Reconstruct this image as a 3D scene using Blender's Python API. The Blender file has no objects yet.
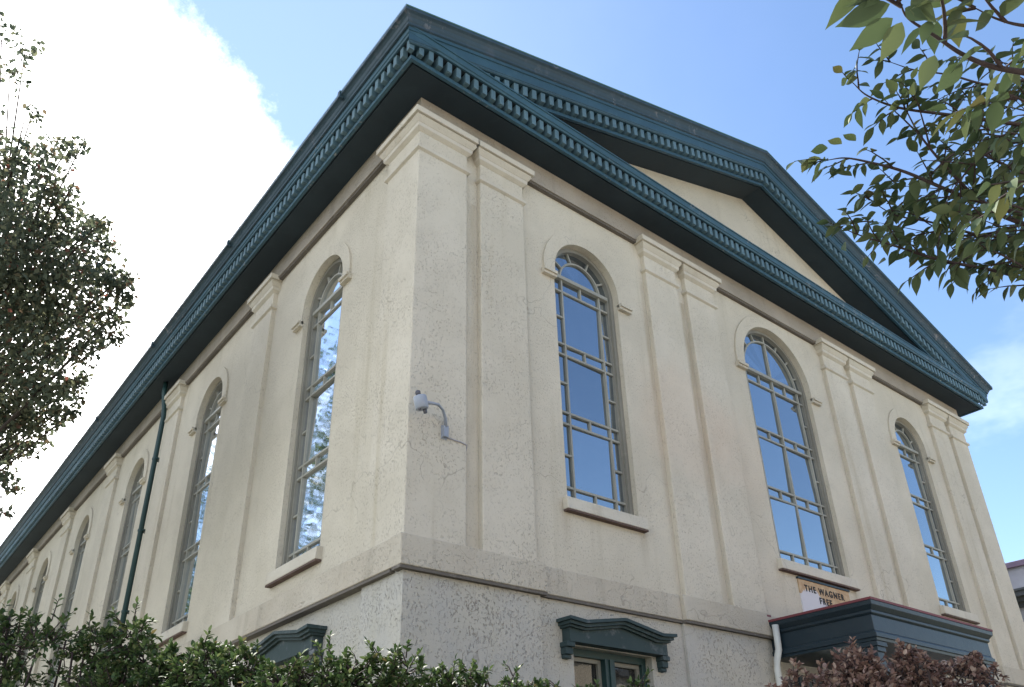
import bpy, bmesh, math, random
import numpy as np
from mathutils import Vector, Matrix

SC = bpy.context.scene
COL = SC.collection
R = math.radians
rng = random.Random(7)
npr = np.random.RandomState(11)

# ------------------------------------------------------------------ camera
CAM = np.array([-3.977, -6.484, 1.566])
YAW, PIT, ROL = 0.6907, 0.486, -0.0273
FPX, CX, CY = 809.66, 512.0, 407.95
_f = np.array([math.sin(YAW)*math.cos(PIT), math.cos(YAW)*math.cos(PIT), math.sin(PIT)])
_r = np.array([math.cos(YAW), -math.sin(YAW), 0.0])
_u = np.cross(_r, _f)
RT = _r*math.cos(ROL) + _u*math.sin(ROL)
UP = -_r*math.sin(ROL) + _u*math.cos(ROL)
FW = _f


def at(u, v, d):
    """a measured direction from the street viewpoint, at a real distance d"""
    w = RT*(u-CX)/FPX - UP*(v-CY)/FPX + FW
    return CAM + w/np.linalg.norm(w)*d


cam = bpy.data.cameras.new('camera')
cam.sensor_width = 36.0
cam.lens = FPX/1024*36.0
cam.shift_y = (CY-343.5)/1024
cam.clip_start = 0.05
cam.clip_end = 2000
co = bpy.data.objects.new('camera', cam)
COL.objects.link(co)
M = Matrix.Identity(4)
for i in range(3):
    M[i][0] = RT[i]; M[i][1] = UP[i]; M[i][2] = -FW[i]; M[i][3] = CAM[i]
co.matrix_world = M
SC.camera = co

# ------------------------------------------------------------------ materials


class NT:
    def __init__(s, name):
        s.m = bpy.data.materials.new(name)
        s.m.use_nodes = True
        s.t = s.m.node_tree
        s.t.nodes.clear()
        s.out = s.n('ShaderNodeOutputMaterial')

    def n(s, typ, **kw):
        nd = s.t.nodes.new(typ)
        for k, v in kw.items():
            if k.startswith('i_'):
                key = k[2:].replace('_', ' ')
                nd.inputs[key].default_value = v
            else:
                setattr(nd, k, v)
        return nd

    def l(s, a, b):
        s.t.links.new(a, b)

    def noise(s, vec, scale, detail=4.0, rough=0.6, stretch=None):
        if stretch:
            mp = s.n('ShaderNodeMapping')
            mp.inputs['Scale'].default_value = stretch
            s.l(vec, mp.inputs['Vector'])
            vec = mp.outputs['Vector']
        nd = s.n('ShaderNodeTexNoise')
        nd.inputs['Scale'].default_value = scale
        nd.inputs['Detail'].default_value = detail
        nd.inputs['Roughness'].default_value = rough
        s.l(vec, nd.inputs['Vector'])
        return nd.outputs['Fac']

    def ramp(s, fac, a, b, lo=0.0, hi=1.0):
        nd = s.n('ShaderNodeMapRange')
        nd.interpolation_type = 'SMOOTHSTEP'
        nd.inputs['From Min'].default_value = a
        nd.inputs['From Max'].default_value = b
        nd.inputs['To Min'].default_value = lo
        nd.inputs['To Max'].default_value = hi
        s.l(fac, nd.inputs['Value'])
        return nd.outputs['Result']

    def mix(s, fac, a, b):
        nd = s.n('ShaderNodeMix')
        nd.data_type = 'RGBA'
        if isinstance(fac, (int, float)):
            nd.inputs[0].default_value = fac
        else:
            s.l(fac, nd.inputs[0])
        for sock, val in ((nd.inputs[6], a), (nd.inputs[7], b)):
            if isinstance(val, (tuple, list)):
                sock.default_value = (*val, 1.0)
            else:
                s.l(val, sock)
        return nd.outputs[2]

    def math(s, op, a, b=0.0):
        nd = s.n('ShaderNodeMath', operation=op)
        for i, v in enumerate((a, b)):
            if isinstance(v, (int, float)):
                nd.inputs[i].default_value = v
            else:
                s.l(v, nd.inputs[i])
        return nd.outputs[0]

    def pos(s):
        return s.n('ShaderNodeNewGeometry').outputs['Position']

    def finish(s, color, rough=0.9, bump=None, dist=0.01, spec=0.3, strength=1.0):
        p = s.n('ShaderNodeBsdfPrincipled')
        if isinstance(color, (tuple, list)):
            p.inputs['Base Color'].default_value = (*color, 1)
        else:
            s.l(color, p.inputs['Base Color'])
        if isinstance(rough, (int, float)):
            p.inputs['Roughness'].default_value = rough
        else:
            s.l(rough, p.inputs['Roughness'])
        p.inputs['Specular IOR Level'].default_value = spec
        if bump is not None:
            b = s.n('ShaderNodeBump')
            b.inputs['Distance'].default_value = dist
            b.inputs['Strength'].default_value = strength
            s.l(bump, b.inputs['Height'])
            s.l(b.outputs['Normal'], p.inputs['Normal'])
        s.l(p.outputs[0], s.out.inputs['Surface'])
        return s.m


def stucco(name, base, dark, stain, fleck=0.35, bump_d=0.012, streak=0.5, pink=False, grey=0.0, runs=None):
    t = NT(name)
    P = t.pos()
    big = t.noise(P, 0.55, 5, 0.62)
    mid = t.noise(P, 2.3, 6, 0.65)
    col = t.mix(t.ramp(big, 0.34, 0.68), dark, base)
    col = t.mix(t.ramp(mid, 0.52, 0.74, 0, 0.35), col, tuple(c*0.80 for c in base))
    # rain streaks
    st = t.noise(P, 1.0, 5, 0.6, (3.2, 3.2, 0.22))
    col = t.mix(t.ramp(st, 0.54, 0.74, 0, streak), col, stain)
    # roughcast trowel marks: short vertical grooves holding dirt
    fl = t.noise(P, 1.0, 2, 0.5, (58, 58, 36))
    gate = t.ramp(t.noise(P, 1.6, 4, 0.6), 0.15, 0.70)
    flk = t.math('MULTIPLY', t.ramp(fl, 0.54, 0.72), gate)
    col = t.mix(t.math('MULTIPLY', flk, fleck), col, (0.20, 0.17, 0.14))
    if grey:
        gr = t.noise(P, 0.9, 4, 0.6)
        col = t.mix(t.ramp(gr, 0.42, 0.62, 0, grey), col, (0.43, 0.415, 0.395))
    if pink:
        for c, rad, tint in (((4.6, 0, 6.75), 0.95, (0.60, 0.42, 0.30)), ((5.9, 0, 6.6), 0.75, (0.58, 0.42, 0.31))):
            vm = t.n('ShaderNodeVectorMath', operation='DISTANCE')
            vm.inputs[1].default_value = c
            t.l(P, vm.inputs[0])
            msk = t.ramp(t.math('ADD', vm.outputs['Value'], t.math('MULTIPLY', mid, 0.9)), rad+0.1, rad+0.75, 0.18, 0)
            col = t.mix(msk, col, tint)
    sp_ = t.n('ShaderNodeSeparateXYZ')
    t.l(P, sp_.inputs[0])
    X_, Z_ = sp_.outputs['X'], sp_.outputs['Z']
    if runs:
        acc = None
        for x0, zt_, zl, wd_, am in runs:
            m = t.ramp(t.math('ABSOLUTE', t.math('SUBTRACT', t.math('ADD', X_, t.math('MULTIPLY', t.math('SUBTRACT', mid, 0.5), 0.10)), x0)), 0.0, wd_, am, 0)
            m = t.math('MULTIPLY', m, t.ramp(Z_, zt_-zl, zt_, 0.0, 1.0))
            m = t.math('MULTIPLY', m, t.math('LESS_THAN', Z_, zt_+0.02))
            acc = m if acc is None else t.math('MAXIMUM', acc, m)
        acc = t.math('MULTIPLY', acc, t.ramp(t.noise(P, 1.0, 5, 0.65, (5, 5, 0.6)), 0.30, 0.62))
        acc = t.math('MULTIPLY', acc, t.math('LESS_THAN', t.math('ABSOLUTE', sp_.outputs['Y']), 0.15))
        col = t.mix(acc, col, (0.33, 0.265, 0.175))
    # hairline cracks
    wob = t.n('ShaderNodeVectorMath', operation='ADD')
    nv = t.n('ShaderNodeTexNoise')
    nv.inputs['Scale'].default_value = 2.2
    t.l(P, nv.inputs['Vector'])
    t.l(P, wob.inputs[0])
    t.l(nv.outputs['Color'], wob.inputs[1])
    vo = t.n('ShaderNodeTexVoronoi')
    vo.feature = 'DISTANCE_TO_EDGE'
    vo.inputs['Scale'].default_value = 0.55
    t.l(wob.outputs[0], vo.inputs['Vector'])
    ck = t.math('MULTIPLY', t.ramp(vo.outputs['Distance'], 0.0, 0.006, 1, 0), t.ramp(t.noise(P, 0.7, 2, 0.5), 0.52, 0.60))
    col = t.mix(t.math('MULTIPLY', ck, 0.45), col, (0.22, 0.19, 0.16))
    fine = t.noise(P, 55, 5, 0.7)
    h = t.math('SUBTRACT', t.math('MULTIPLY', fine, 0.35), t.math('MULTIPLY', flk, 0.8))
    h = t.math('ADD', h, t.math('MULTIPLY', mid, 0.9))
    return t.finish(col, 0.93, h, bump_d, 0.15)


RUNS = [(2.14, 4.97, 0.75, 0.13, .5), (3.46, 4.97, 0.75, 0.13, .55), (6.35, 4.97, 0.7, 0.14, .5), (8.40, 4.97, 0.7, 0.14, .5), (11.3, 4.97, 0.7, 0.13, .4), (12.6, 4.97, 0.7, 0.13, .4),
        (4.02, 9.0, 6.5, 0.09, .55), (4.97, 9.0, 6.5, 0.11, .65), (0.80, 8.8, 6.0, 0.12, .45), (9.0, 9.0, 6.5, 0.09, .4), (9.87, 9.0, 6.5, 0.10, .4), (1.66, 8.5, 6.0, .06, .3), (5.80, 8.5, 6, .06, .3)]
M_WALL = stucco('cream_stucco', (0.60, 0.54, 0.435), (0.52, 0.465, 0.37), (0.44, 0.385, 0.285), pink=True, bump_d=0.008, fleck=0.42, streak=0.6, runs=RUNS)
M_PIL = stucco('cream_stucco_pilaster', (0.61, 0.55, 0.45), (0.53, 0.475, 0.38), (0.45, 0.39, 0.285), fleck=0.36, bump_d=0.008, pink=True, streak=0.6)
M_BASE = stucco('rough_grey_stucco', (0.52, 0.48, 0.405), (0.45, 0.42, 0.36), (0.40, 0.375, 0.30), fleck=0.7, bump_d=0.012, grey=0.45)
M_BELT = stucco('belt_stucco', (0.53, 0.475, 0.385), (0.46, 0.40, 0.315), (0.36, 0.315, 0.25), fleck=0.2, streak=0.75)
M_TRIM = stucco('cap_stucco', (0.60, 0.55, 0.455), (0.53, 0.475, 0.39), (0.42, 0.36, 0.27), fleck=0.15, bump_d=0.006)
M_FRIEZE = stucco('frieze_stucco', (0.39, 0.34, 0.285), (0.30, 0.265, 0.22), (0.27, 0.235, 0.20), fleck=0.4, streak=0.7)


def paint(name, base, worn, amount=0.5, rough=0.5, scale=7.0, chips=None):
    t = NT(name)
    P = t.pos()
    a = t.noise(P, scale, 6, 0.7)
    b = t.noise(P, 1.1, 4, 0.6)
    col = t.mix(t.ramp(b, 0.35, 0.7), tuple(c*0.8 for c in base), base)
    col = t.mix(t.ramp(a, 0.52, 0.75, 0, amount), col, worn)
    if chips:
        c = t.noise(P, scale*2.2, 5, 0.7)
        g = t.ramp(t.noise(P, 0.9, 3, 0.6), 0.46, 0.62, 0, 0.8)
        col = t.mix(t.math('MULTIPLY', t.ramp(c, 0.565, 0.64), g), col, chips)
    return t.finish(col, rough, a, 0.004, 0.4)


M_TEAL = paint('teal_paint', (0.040, 0.098, 0.132), (0.07, 0.135, 0.165), 0.55, 0.5, chips=(0.30, 0.30, 0.29))
M_TEAL_CLEAN = paint('teal_paint_moulding', (0.036, 0.088, 0.122), (0.062, 0.122, 0.155), 0.4, 0.48)
M_DENTIL = paint('pale_teal_dentils', (0.098, 0.168, 0.198), (0.18, 0.245, 0.265), 0.5, 0.5)
M_SOFFIT_AND_GAP_SHADE = paint('dark_teal_soffit_and_gap_shade', (0.020, 0.034, 0.044), (0.028, 0.046, 0.056), 0.4, 0.7)
M_SIMA = paint('weathered_gutter', (0.028, 0.058, 0.080), (0.07, 0.085, 0.11), 0.65, 0.55, scale=5, chips=(0.20, 0.19, 0.20))
M_EDGE = paint('green_copper_edge', (0.10, 0.20, 0.15), (0.20, 0.27, 0.2), 0.6, 0.6)
M_HOOD = paint('weathered_green_wood', (0.032, 0.056, 0.058), (0.17, 0.175, 0.185), 0.9, 0.7, scale=5)
M_GREENFRAME = paint('dark_green_frame', (0.018, 0.05, 0.05), (0.04, 0.08, 0.08), 0.4, 0.45)
M_PORCH = paint('porch_dark_blue', (0.013, 0.027, 0.038), (0.024, 0.041, 0.055), 0.4, 0.4)
M_PORCHROOF = paint('dull_red_roof_edge', (0.19, 0.045, 0.055), (0.24, 0.09, 0.09), 0.5, 0.6)
M_FRAME = paint('grey_window_frame', (0.25, 0.235, 0.195), (0.32, 0.30, 0.25), 0.4, 0.55)
M_BAR = paint('pale_glazing_bar', (0.34, 0.325, 0.27), (0.43, 0.41, 0.35), 0.4, 0.5)
M_DOWN = paint('green_downspout', (0.016, 0.052, 0.052), (0.04, 0.085, 0.08), 0.5, 0.45)
M_PIPE = paint('white_pipe', (0.62, 0.62, 0.58), (0.48, 0.47, 0.42), 0.5, 0.5)
M_LAMP = paint('grey_lamp_metal', (0.33, 0.36, 0.42), (0.25, 0.26, 0.29), 0.4, 0.4, scale=25)
M_LAMPDK = paint('lamp_cap', (0.10, 0.10, 0.12), (0.16, 0.16, 0.17), 0.4, 0.5, scale=25)
M_ROOF = paint('slate_roof', (0.07, 0.07, 0.075), (0.11, 0.11, 0.11), 0.5, 0.8)
M_BLACK = paint('black_letters', (0.018, 0.016, 0.015), (0.05, 0.045, 0.04), 0.4, 0.7, scale=30)
M_NWALL = paint('neighbour_pale_wall', (0.40, 0.39, 0.42), (0.34, 0.33, 0.35), 0.5, 0.9)
M_NCORN = paint('neighbour_dark_cornice', (0.075, 0.08, 0.085), (0.11, 0.11, 0.12), 0.5, 0.6)
M_NEDGE = paint('neighbour_roof_edge', (0.20, 0.14, 0.20), (0.26, 0.2, 0.25), 0.5, 0.6)
M_BARK = paint('bark', (0.055, 0.042, 0.034), (0.10, 0.085, 0.07), 0.6, 0.9, scale=18)
M_TWIG = paint('twig_bark', (0.045, 0.028, 0.024), (0.075, 0.05, 0.042), 0.6, 0.8, scale=40)
M_PAPER = paint('taped_paper', (0.30, 0.36, 0.45), (0.26, 0.31, 0.39), 0.3, 0.7)
M_CURTAIN = paint('dark_curtain', (0.075, 0.065, 0.06), (0.11, 0.10, 0.095), 0.5, 0.9)


def glass_mat(name, tint, refl, base=(0.012, 0.016, 0.024), r0=0.015, r1=0.07):
    t = NT(name)
    P = t.pos()
    w = t.noise(P, 2.2, 2, 0.5)
    bp = t.n('ShaderNodeBump')
    bp.inputs['Distance'].default_value = 0.006
    bp.inputs['Strength'].default_value = 0.28
    t.l(w, bp.inputs['Height'])
    g = t.n('ShaderNodeBsdfGlossy')
    dirt = t.noise(P, 6, 5, 0.7)
    g.inputs['Color'].default_value = (*tint, 1)
    t.l(t.ramp(dirt, 0.4, 0.8, r0, r1), g.inputs['Roughness'])
    t.l(bp.outputs[0], g.inputs['Normal'])
    d = t.n('ShaderNodeBsdfDiffuse')
    t.l(t.mix(t.ramp(dirt, 0.45, 0.8, 0, 0.6), base, tuple(b*3+0.01 for b in base)), d.inputs['Color'])
    isl = t.n('ShaderNodeNewGeometry').outputs['Random Per Island']
    t.l(t.mix(t.math('MULTIPLY', isl, 0.9), tint, tuple(c*0.80 for c in tint)), g.inputs['Color'])
    fr = t.n('ShaderNodeFresnel')
    fr.inputs['IOR'].default_value = 1.5
    fac = t.math('ADD', t.math('MULTIPLY', fr.outputs[0], 1.0), refl)
    mx = t.n('ShaderNodeMixShader')
    t.l(fac, mx.inputs[0])
    t.l(d.outputs[0], mx.inputs[1])
    t.l(g.outputs[0], mx.inputs[2])
    t.l(mx.outputs[0], t.out.inputs['Surface'])
    return t.m


M_GLASS = glass_mat('old_window_glass', (0.84, 0.93, 1.0), 0.43)
M_GLASS_SIDE = glass_mat('old_window_glass_side', (0.86, 0.91, 0.97), 0.06, (0.05, 0.055, 0.06), 0.035, 0.10)
M_GLASS_DK = glass_mat('dark_glass', (0.9, 0.95, 1.0), 0.03, (0.02, 0.019, 0.018))


def leaf_mat(name, cols, rough=0.45, trans=0.35, tcol=None, spec=0.4):
    t = NT(name)
    geo = t.n('ShaderNodeNewGeometry')
    rnd = geo.outputs['Random Per Island']
    cr = t.n('ShaderNodeValToRGB')
    cr.color_ramp.interpolation = 'LINEAR'
    els = cr.color_ramp.elements
    while len(els) < len(cols):
        els.new(0.5)
    for i, (p, c) in enumerate(cols):
        els[i].position = p
        els[i].color = (*c, 1)
    t.l(rnd, cr.inputs[0])
    col = cr.outputs[0]
    p = t.n('ShaderNodeBsdfPrincipled')
    t.l(col, p.inputs['Base Color'])
    p.inputs['Roughness'].default_value = rough
    p.inputs['Specular IOR Level'].default_value = spec
    tr = t.n('ShaderNodeBsdfTranslucent')
    hs = t.n('ShaderNodeHueSaturation')
    hs.inputs['Value'].default_value = 1.7
    hs.inputs['Saturation'].default_value = 1.1
    t.l(col, hs.inputs['Color'])
    t.l(hs.outputs[0], tr.inputs['Color'])
    mx = t.n('ShaderNodeMixShader')
    mx.inputs[0].default_value = trans
    t.l(p.outputs[0], mx.inputs[1])
    t.l(tr.outputs[0], mx.inputs[2])
    t.l(mx.outputs[0], t.out.inputs['Surface'])
    return t.m


L_HEDGE = leaf_mat('glossy_hedge_leaf', [(0, (0.028, 0.050, 0.018)), (0.5, (0.056, 0.092, 0.032)), (0.85, (0.095, 0.135, 0.050)), (0.97, (0.15, 0.18, 0.08)), (1, (0.16, 0.13, 0.06))], 0.58, 0.14, spec=0.16)
L_RED = leaf_mat('purple_smoke_leaf', [(0, (0.12, 0.07, 0.06)), (0.55, (0.21, 0.13, 0.105)), (0.85, (0.29, 0.20, 0.155)), (1, (0.40, 0.31, 0.25))], 0.5, 0.2, spec=0.3)
L_CHERRY = leaf_mat('cherry_leaf', [(0, (0.046, 0.070, 0.034)), (0.5, (0.072, 0.100, 0.046)), (0.88, (0.105, 0.128, 0.058)), (0.985, (0.09, 0.095, 0.035)), (1, (0.12, 0.09, 0.045))], 0.5, 0.13, spec=0.15)
L_LEFT = leaf_mat('street_tree_leaf', [(0, (0.062, 0.080, 0.055)), (0.55, (0.10, 0.115, 0.075)), (0.87, (0.14, 0.145, 0.09)), (0.985, (0.13, 0.09, 0.06)), (1, (0.20, 0.08, 0.065))], 0.55, 0.32, spec=0.2)
L_FAR = leaf_mat('oak_leaf', [(0, (0.028, 0.045, 0.018)), (0.6, (0.05, 0.075, 0.026)), (1, (0.085, 0.105, 0.04))], 0.5, 0.3)

# ------------------------------------------------------------------ mesh helpers


class MB:
    def __init__(s):
        s.v = []
        s.f = []

    def add(s, verts, faces):
        o = len(s.v)
        s.v += [tuple(p) for p in verts]
        s.f += [tuple(i+o for i in f) for f in faces]

    def quad(s, a, b, c, d):
        s.add((a, b, c, d), ((0, 1, 2, 3),))

    def poly(s, pts):
        s.add(pts, (tuple(range(len(pts))),))

    def hexa(s, p):       # 8 points: bottom 0-3, top 4-7
        s.add(p, ((0, 3, 2, 1), (4, 5, 6, 7), (0, 1, 5, 4), (1, 2, 6, 5), (2, 3, 7, 6), (3, 0, 4, 7)))

    def box(s, x0, y0, z0, x1, y1, z1):
        s.hexa([(x0, y0, z0), (x1, y0, z0), (x1, y1, z0), (x0, y1, z0), (x0, y0, z1), (x1, y0, z1), (x1, y1, z1), (x0, y1, z1)])

    def fbox(s, fn, s0, s1, o0, o1, z0, z1):   # box in facade coords (along, out, height)
        s.hexa([fn(s0, o0, z0), fn(s1, o0, z0), fn(s1, o1, z0), fn(s0, o1, z0), fn(s0, o0, z1), fn(s1, o0, z1), fn(s1, o1, z1), fn(s0, o1, z1)])

    def tube(s, pts, rad, n=8, cap=True):
        pts = [Vector(p) for p in pts]
        k = len(pts)
        if isinstance(rad, (int, float)):
            rad = [rad]*k
        o = len(s.v)
        up = Vector((0.13, 0.21, 0.97))
        for i, p in enumerate(pts):
            d = (pts[min(i+1, k-1)]-pts[max(i-1, 0)])
            if d.length < 1e-9:
                d = Vector((0, 0, 1))
            d.normalize()
            a = d.cross(up)
            if a.length < 0.05:
                a = d.cross(Vector((1, 0, 0)))
            a.normalize()
            b = d.cross(a)
            for j in range(n):
                t = 2*math.pi*j/n
                s.v.append(tuple(p+(a*math.cos(t)+b*math.sin(t))*rad[i]))
        for i in range(k-1):
            for j in range(n):
                j2 = (j+1) % n
                s.f.append((o+i*n+j, o+i*n+j2, o+(i+1)*n+j2, o+(i+1)*n+j))
        if cap:
            s.f.append(tuple(o+j for j in range(n))[::-1])
            s.f.append(tuple(o+(k-1)*n+j for j in range(n)))

    def lathe(s, prof, c, n=16):
        o = len(s.v)
        for r_, z in prof:
            for j in range(n):
                t = 2*math.pi*j/n
                s.v.append((c[0]+r_*math.cos(t), c[1]+r_*math.sin(t), c[2]+z))
        for i in range(len(prof)-1):
            for j in range(n):
                j2 = (j+1) % n
                s.f.append((o+i*n+j, o+i*n+j2, o+(i+1)*n+j2, o+(i+1)*n+j))
        s.f.append(tuple(o+j for j in range(n))[::-1])
        s.f.append(tuple(o+(len(prof)-1)*n+j for j in range(n)))

    def stack(s, rect, layers):
        """layers of rectangular slabs (z0, grow0, z1, grow1) round a footprint"""
        x0, y0, x1, y1 = rect
        for z0, a, z1, b in layers:
            s.hexa([(x0-a, y0-a, z0), (x1+a, y0-a, z0), (x1+a, y1+a, z0), (x0-a, y1+a, z0),
                    (x0-b, y0-b, z1), (x1+b, y0-b, z1), (x1+b, y1+b, z1), (x0-b, y1+b, z1)])

    def build(s, name, mat, parent=None, smooth=False, bevel=0.0, recalc=True):
        me = bpy.data.meshes.new(name)
        me.from_pydata(s.v, [], s.f)
        me.update()
        if recalc:
            bm = bmesh.new()
            bm.from_mesh(me)
            bmesh.ops.recalc_face_normals(bm, faces=bm.faces)
            bm.to_mesh(me)
            bm.free()
        me.materials.append(mat)
        if smooth:
            me.polygons.foreach_set('use_smooth', [True]*len(me.polygons))
        o = bpy.data.objects.new(name, me)
        COL.objects.link(o)
        if parent is not None:
            o.parent = parent
        if bevel:
            b = o.modifiers.new('bevel', 'BEVEL')
            b.width = bevel
            b.segments = 2
            b.limit_method = 'ANGLE'
        return o


def tag(o, label=None, cat=None, group=None, kind=None):
    if label:
        o['label'] = label
    if cat:
        o['category'] = cat
    if group:
        o['group'] = group
    if kind:
        o['kind'] = kind
    return o


def empty(name, loc, label, cat, group=None):
    o = bpy.data.objects.new(name, None)
    o.empty_display_size = 0.3
    COL.objects.link(o)
    o.location = loc
    bpy.context.view_layer.update()
    return tag(o, label, cat, group)


def attach(o, parent):
    """child keeps its world place"""
    o.parent = parent
    o.matrix_parent_inverse = Matrix.Translation(parent.location).inverted()
    return o


# ------------------------------------------------------------------ BUILDING
W = 14.74
LEN = 36.0
ZB0, ZB1 = 3.85, 4.165          # belt course
ZSOF = 10.12                    # soffit of the eaves
SL = 0.316                      # pediment slope
ZR0 = 10.18                     # raking soffit height at the corner
MID = W/2


def F(s, o, z):                  # street front
    return (s, -o, z)


def S(s, o, z):                  # long side
    return (-o, s, z)


B = empty('institute_building', (0, 0, 0), 'cream stuccoed hall with teal pediment, dentilled cornice and tall arched windows', 'building')


def arc(c, zs, r, n, a0=0.0, a1=math.pi):
    return [(c+r*math.cos(a0+(a1-a0)*i/n), zs+r*math.sin(a0+(a1-a0)*i/n)) for i in range(n+1)]


def wall_sheet(mb, fn, s0, s1, z0, z1, holes, depth=0.34):
    """holes: (centre, half, zsill, zspring, arched)"""
    x = s0
    for c, h, zs, zp, arched in sorted(holes):
        a, b = c-h, c+h
        mb.quad(fn(x, 0, z0), fn(a, 0, z0), fn(a, 0, z1), fn(x, 0, z1))
        mb.quad(fn(a, 0, z0), fn(b, 0, z0), fn(b, 0, zs), fn(a, 0, zs))
        if arched:
            pts = arc(c, zp, h, 28)
        else:
            pts = [(b, zp), (a, zp)]
        for (p, q), (p2, q2) in zip(pts, pts[1:]):
            mb.quad(fn(p, 0, q), fn(p, 0, z1), fn(p2, 0, z1), fn(p2, 0, q2))
        ring = [(a, zs), (b, zs)] + pts
        for (p, q), (p2, q2) in zip(ring, ring[1:]+ring[:1]):
            mb.quad(fn(p, 0, q), fn(p2, 0, q2), fn(p2, -depth, q2), fn(p, -depth, q))
        x = b
    mb.quad(fn(x, 0, z0), fn(s1, 0, z0), fn(s1, 0, z1), fn(x, 0, z1))


FRONT_W = [(2.80, 0.61, 5.06, 8.44, True), (MID, 0.955, 5.06, 8.48, True), (2*MID-2.80, 0.61, 5.06, 8.44, True)]
NB = 8
SIDE_W = [(2.48+4.34*k, 0.61, 4.55, 8.45, True) for k in range(NB)]
SIDE_P = [4.63+4.33*k for k in range(NB)]

mb = MB()
wall_sheet(mb, F, 0, W, ZB0+0.1, ZSOF, FRONT_W)
wall_sheet(mb, S, 0, LEN, ZB0+0.1, ZSOF, SIDE_W)
mb.quad((W, 0, -0.2), (W, LEN, -0.2), (W, LEN, ZSOF), (W, 0, ZSOF))
mb.quad((0, LEN, -0.2), (W, LEN, -0.2), (W, LEN, ZSOF), (0, LEN, ZSOF))
# tympanum
zt = ZR0-0.35
mb.poly([(0.2, -0.02, ZSOF+0.2), (W-0.2, -0.02, ZSOF+0.2), (MID, -0.02, ZR0+SL*MID+0.3)])
mb.build('upper_wall', M_WALL, B, recalc=False)

# lower wall with basement windows
BW_F = [(2.76, 0.62, 1.45, 3.36, False), (2*MID-2.76, 0.62, 1.45, 3.36, False)]
BW_S = [(2.36+4.34*k, 0.62, 1.45, 3.34, False) for k in range(NB)]
mb = MB()
wall_sheet(mb, F, 0, W, -0.2, ZB0+0.1, BW_F, 0.30)
wall_sheet(mb, S, 0, LEN, -0.2, ZB0+0.1, BW_S, 0.30)
mb.build('basement_wall', M_BASE, B, recalc=False)
mb = MB()
for x0, x1 in ((-0.045, 1.665), (3.98, 5.78), (W-5.78, W-3.98), (W-1.665, W+0.045)):
    mb = MB()
    mb.box(x0, -0.045, -0.2, x1, 0.1, ZB0+0.05)
    if x0 < 0:
        mb.hexa([(-0.045, 0.1, -0.2), (0.1, 0.1, -0.2), (0.1, 0.74, -0.2), (-0.045, 0.74, -0.2), (-0.045, 0.1, ZB0+0.05), (0.1, 0.1, ZB0+0.05), (0.1, 0.74, ZB0+0.05), (-0.045, 0.74, ZB0+0.05)])
    mb.build('basement_pier', M_BASE, B)

# belt course
mb = MB()
SEG = [(-0.115, 1.72, 0.115), (1.72, 3.97, 0.055), (3.97, 5.80, 0.115), (5.80, W-5.80, 0.055), (W-5.80, W-3.97, 0.115), (W-3.97, W-1.72, 0.055), (W-1.72, W+0.115, 0.115)]
for a, b, o in SEG:
    mb.hexa([F(a, -0.1, ZB0), F(b, -0.1, ZB0), F(b, o, ZB0), F(a, o, ZB0), F(a, -0.1, ZB1), F(b, -0.1, ZB1), F(b, o-0.018, ZB1), F(a, o-0.018, ZB1)])
mb.hexa([S(0.1, -0.1, ZB0), S(LEN, -0.1, ZB0), S(LEN, 0.115, ZB0), S(0.1, 0.115, ZB0), S(0.1, -0.1, ZB1), S(LEN, -0.1, ZB1), S(LEN, 0.097, ZB1), S(0.1, 0.097, ZB1)])
mb.build('belt_course', M_BELT, B, bevel=0.01)

M_SHADE_LINE = paint('painted_shade_line', (0.15, 0.13, 0.11), (0.25, 0.22, 0.185), 0.6, 0.9)  # dark colour standing in for the shadow lines under belt and frieze
M_SILL_STRIP = paint('brown_sill_strip', (0.13, 0.085, 0.07), (0.20, 0.15, 0.125), 0.5, 0.9)
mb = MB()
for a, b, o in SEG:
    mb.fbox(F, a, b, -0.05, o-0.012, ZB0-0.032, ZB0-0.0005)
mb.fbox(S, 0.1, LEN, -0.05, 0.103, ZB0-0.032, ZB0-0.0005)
mb.build('belt_shade_strip', M_SHADE_LINE, B)  # dark strip painted in as the shade below the belt course
# frieze band under the soffit
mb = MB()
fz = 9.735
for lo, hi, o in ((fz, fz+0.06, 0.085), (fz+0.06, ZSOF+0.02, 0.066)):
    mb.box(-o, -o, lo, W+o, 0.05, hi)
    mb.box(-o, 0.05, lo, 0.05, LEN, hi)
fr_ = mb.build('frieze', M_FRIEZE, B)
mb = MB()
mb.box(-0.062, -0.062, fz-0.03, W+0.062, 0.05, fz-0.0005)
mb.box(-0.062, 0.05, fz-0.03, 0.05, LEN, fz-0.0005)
mb.build('frieze_shade_strip', M_SHADE_LINE, fr_)  # dark strip painted in as the shaded underside of the frieze

# pilasters
CAPL = [(9.185, 0.0, 9.205, 0.035), (9.205, 0.035, 9.25, 0.035), (9.25, 0.035, 9.27, 0.006),
        (9.50, 0.0, 9.54, 0.05), (9.54, 0.05, 9.60, 0.055), (9.60, 0.055, 9.665, 0.10), (9.675, 0.09, 9.70, 0.09), (9.70, 0.125, 9.785, 0.13)]


def pilaster(rect):
    m_ = MB()
    m_.box(rect[0], rect[1], ZB1-0.06, rect[2], rect[3], 9.74)
    p = m_.build('pilaster', M_PIL, B, bevel=0.012)
    c = MB()
    c.stack(rect, CAPL)
    c.build('capital', M_TRIM, p, bevel=0.006)


pilaster((-0.075, -0.075, 0.67, 0.68))
pilaster((W-0.67, -0.075, W+0.075, 0.68))
for a, b in ((0.885, 1.615), (4.06, 4.79), (5.02, 5.745)):
    pilaster((a, -0.075, b, 0.05))
    pilaster((W-b, -0.075, W-a, 0.05))
for c in SIDE_P:
    pilaster((-0.075, c-0.365, 0.05, c+0.365))

# cornice ------------------------------------------------------------


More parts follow.
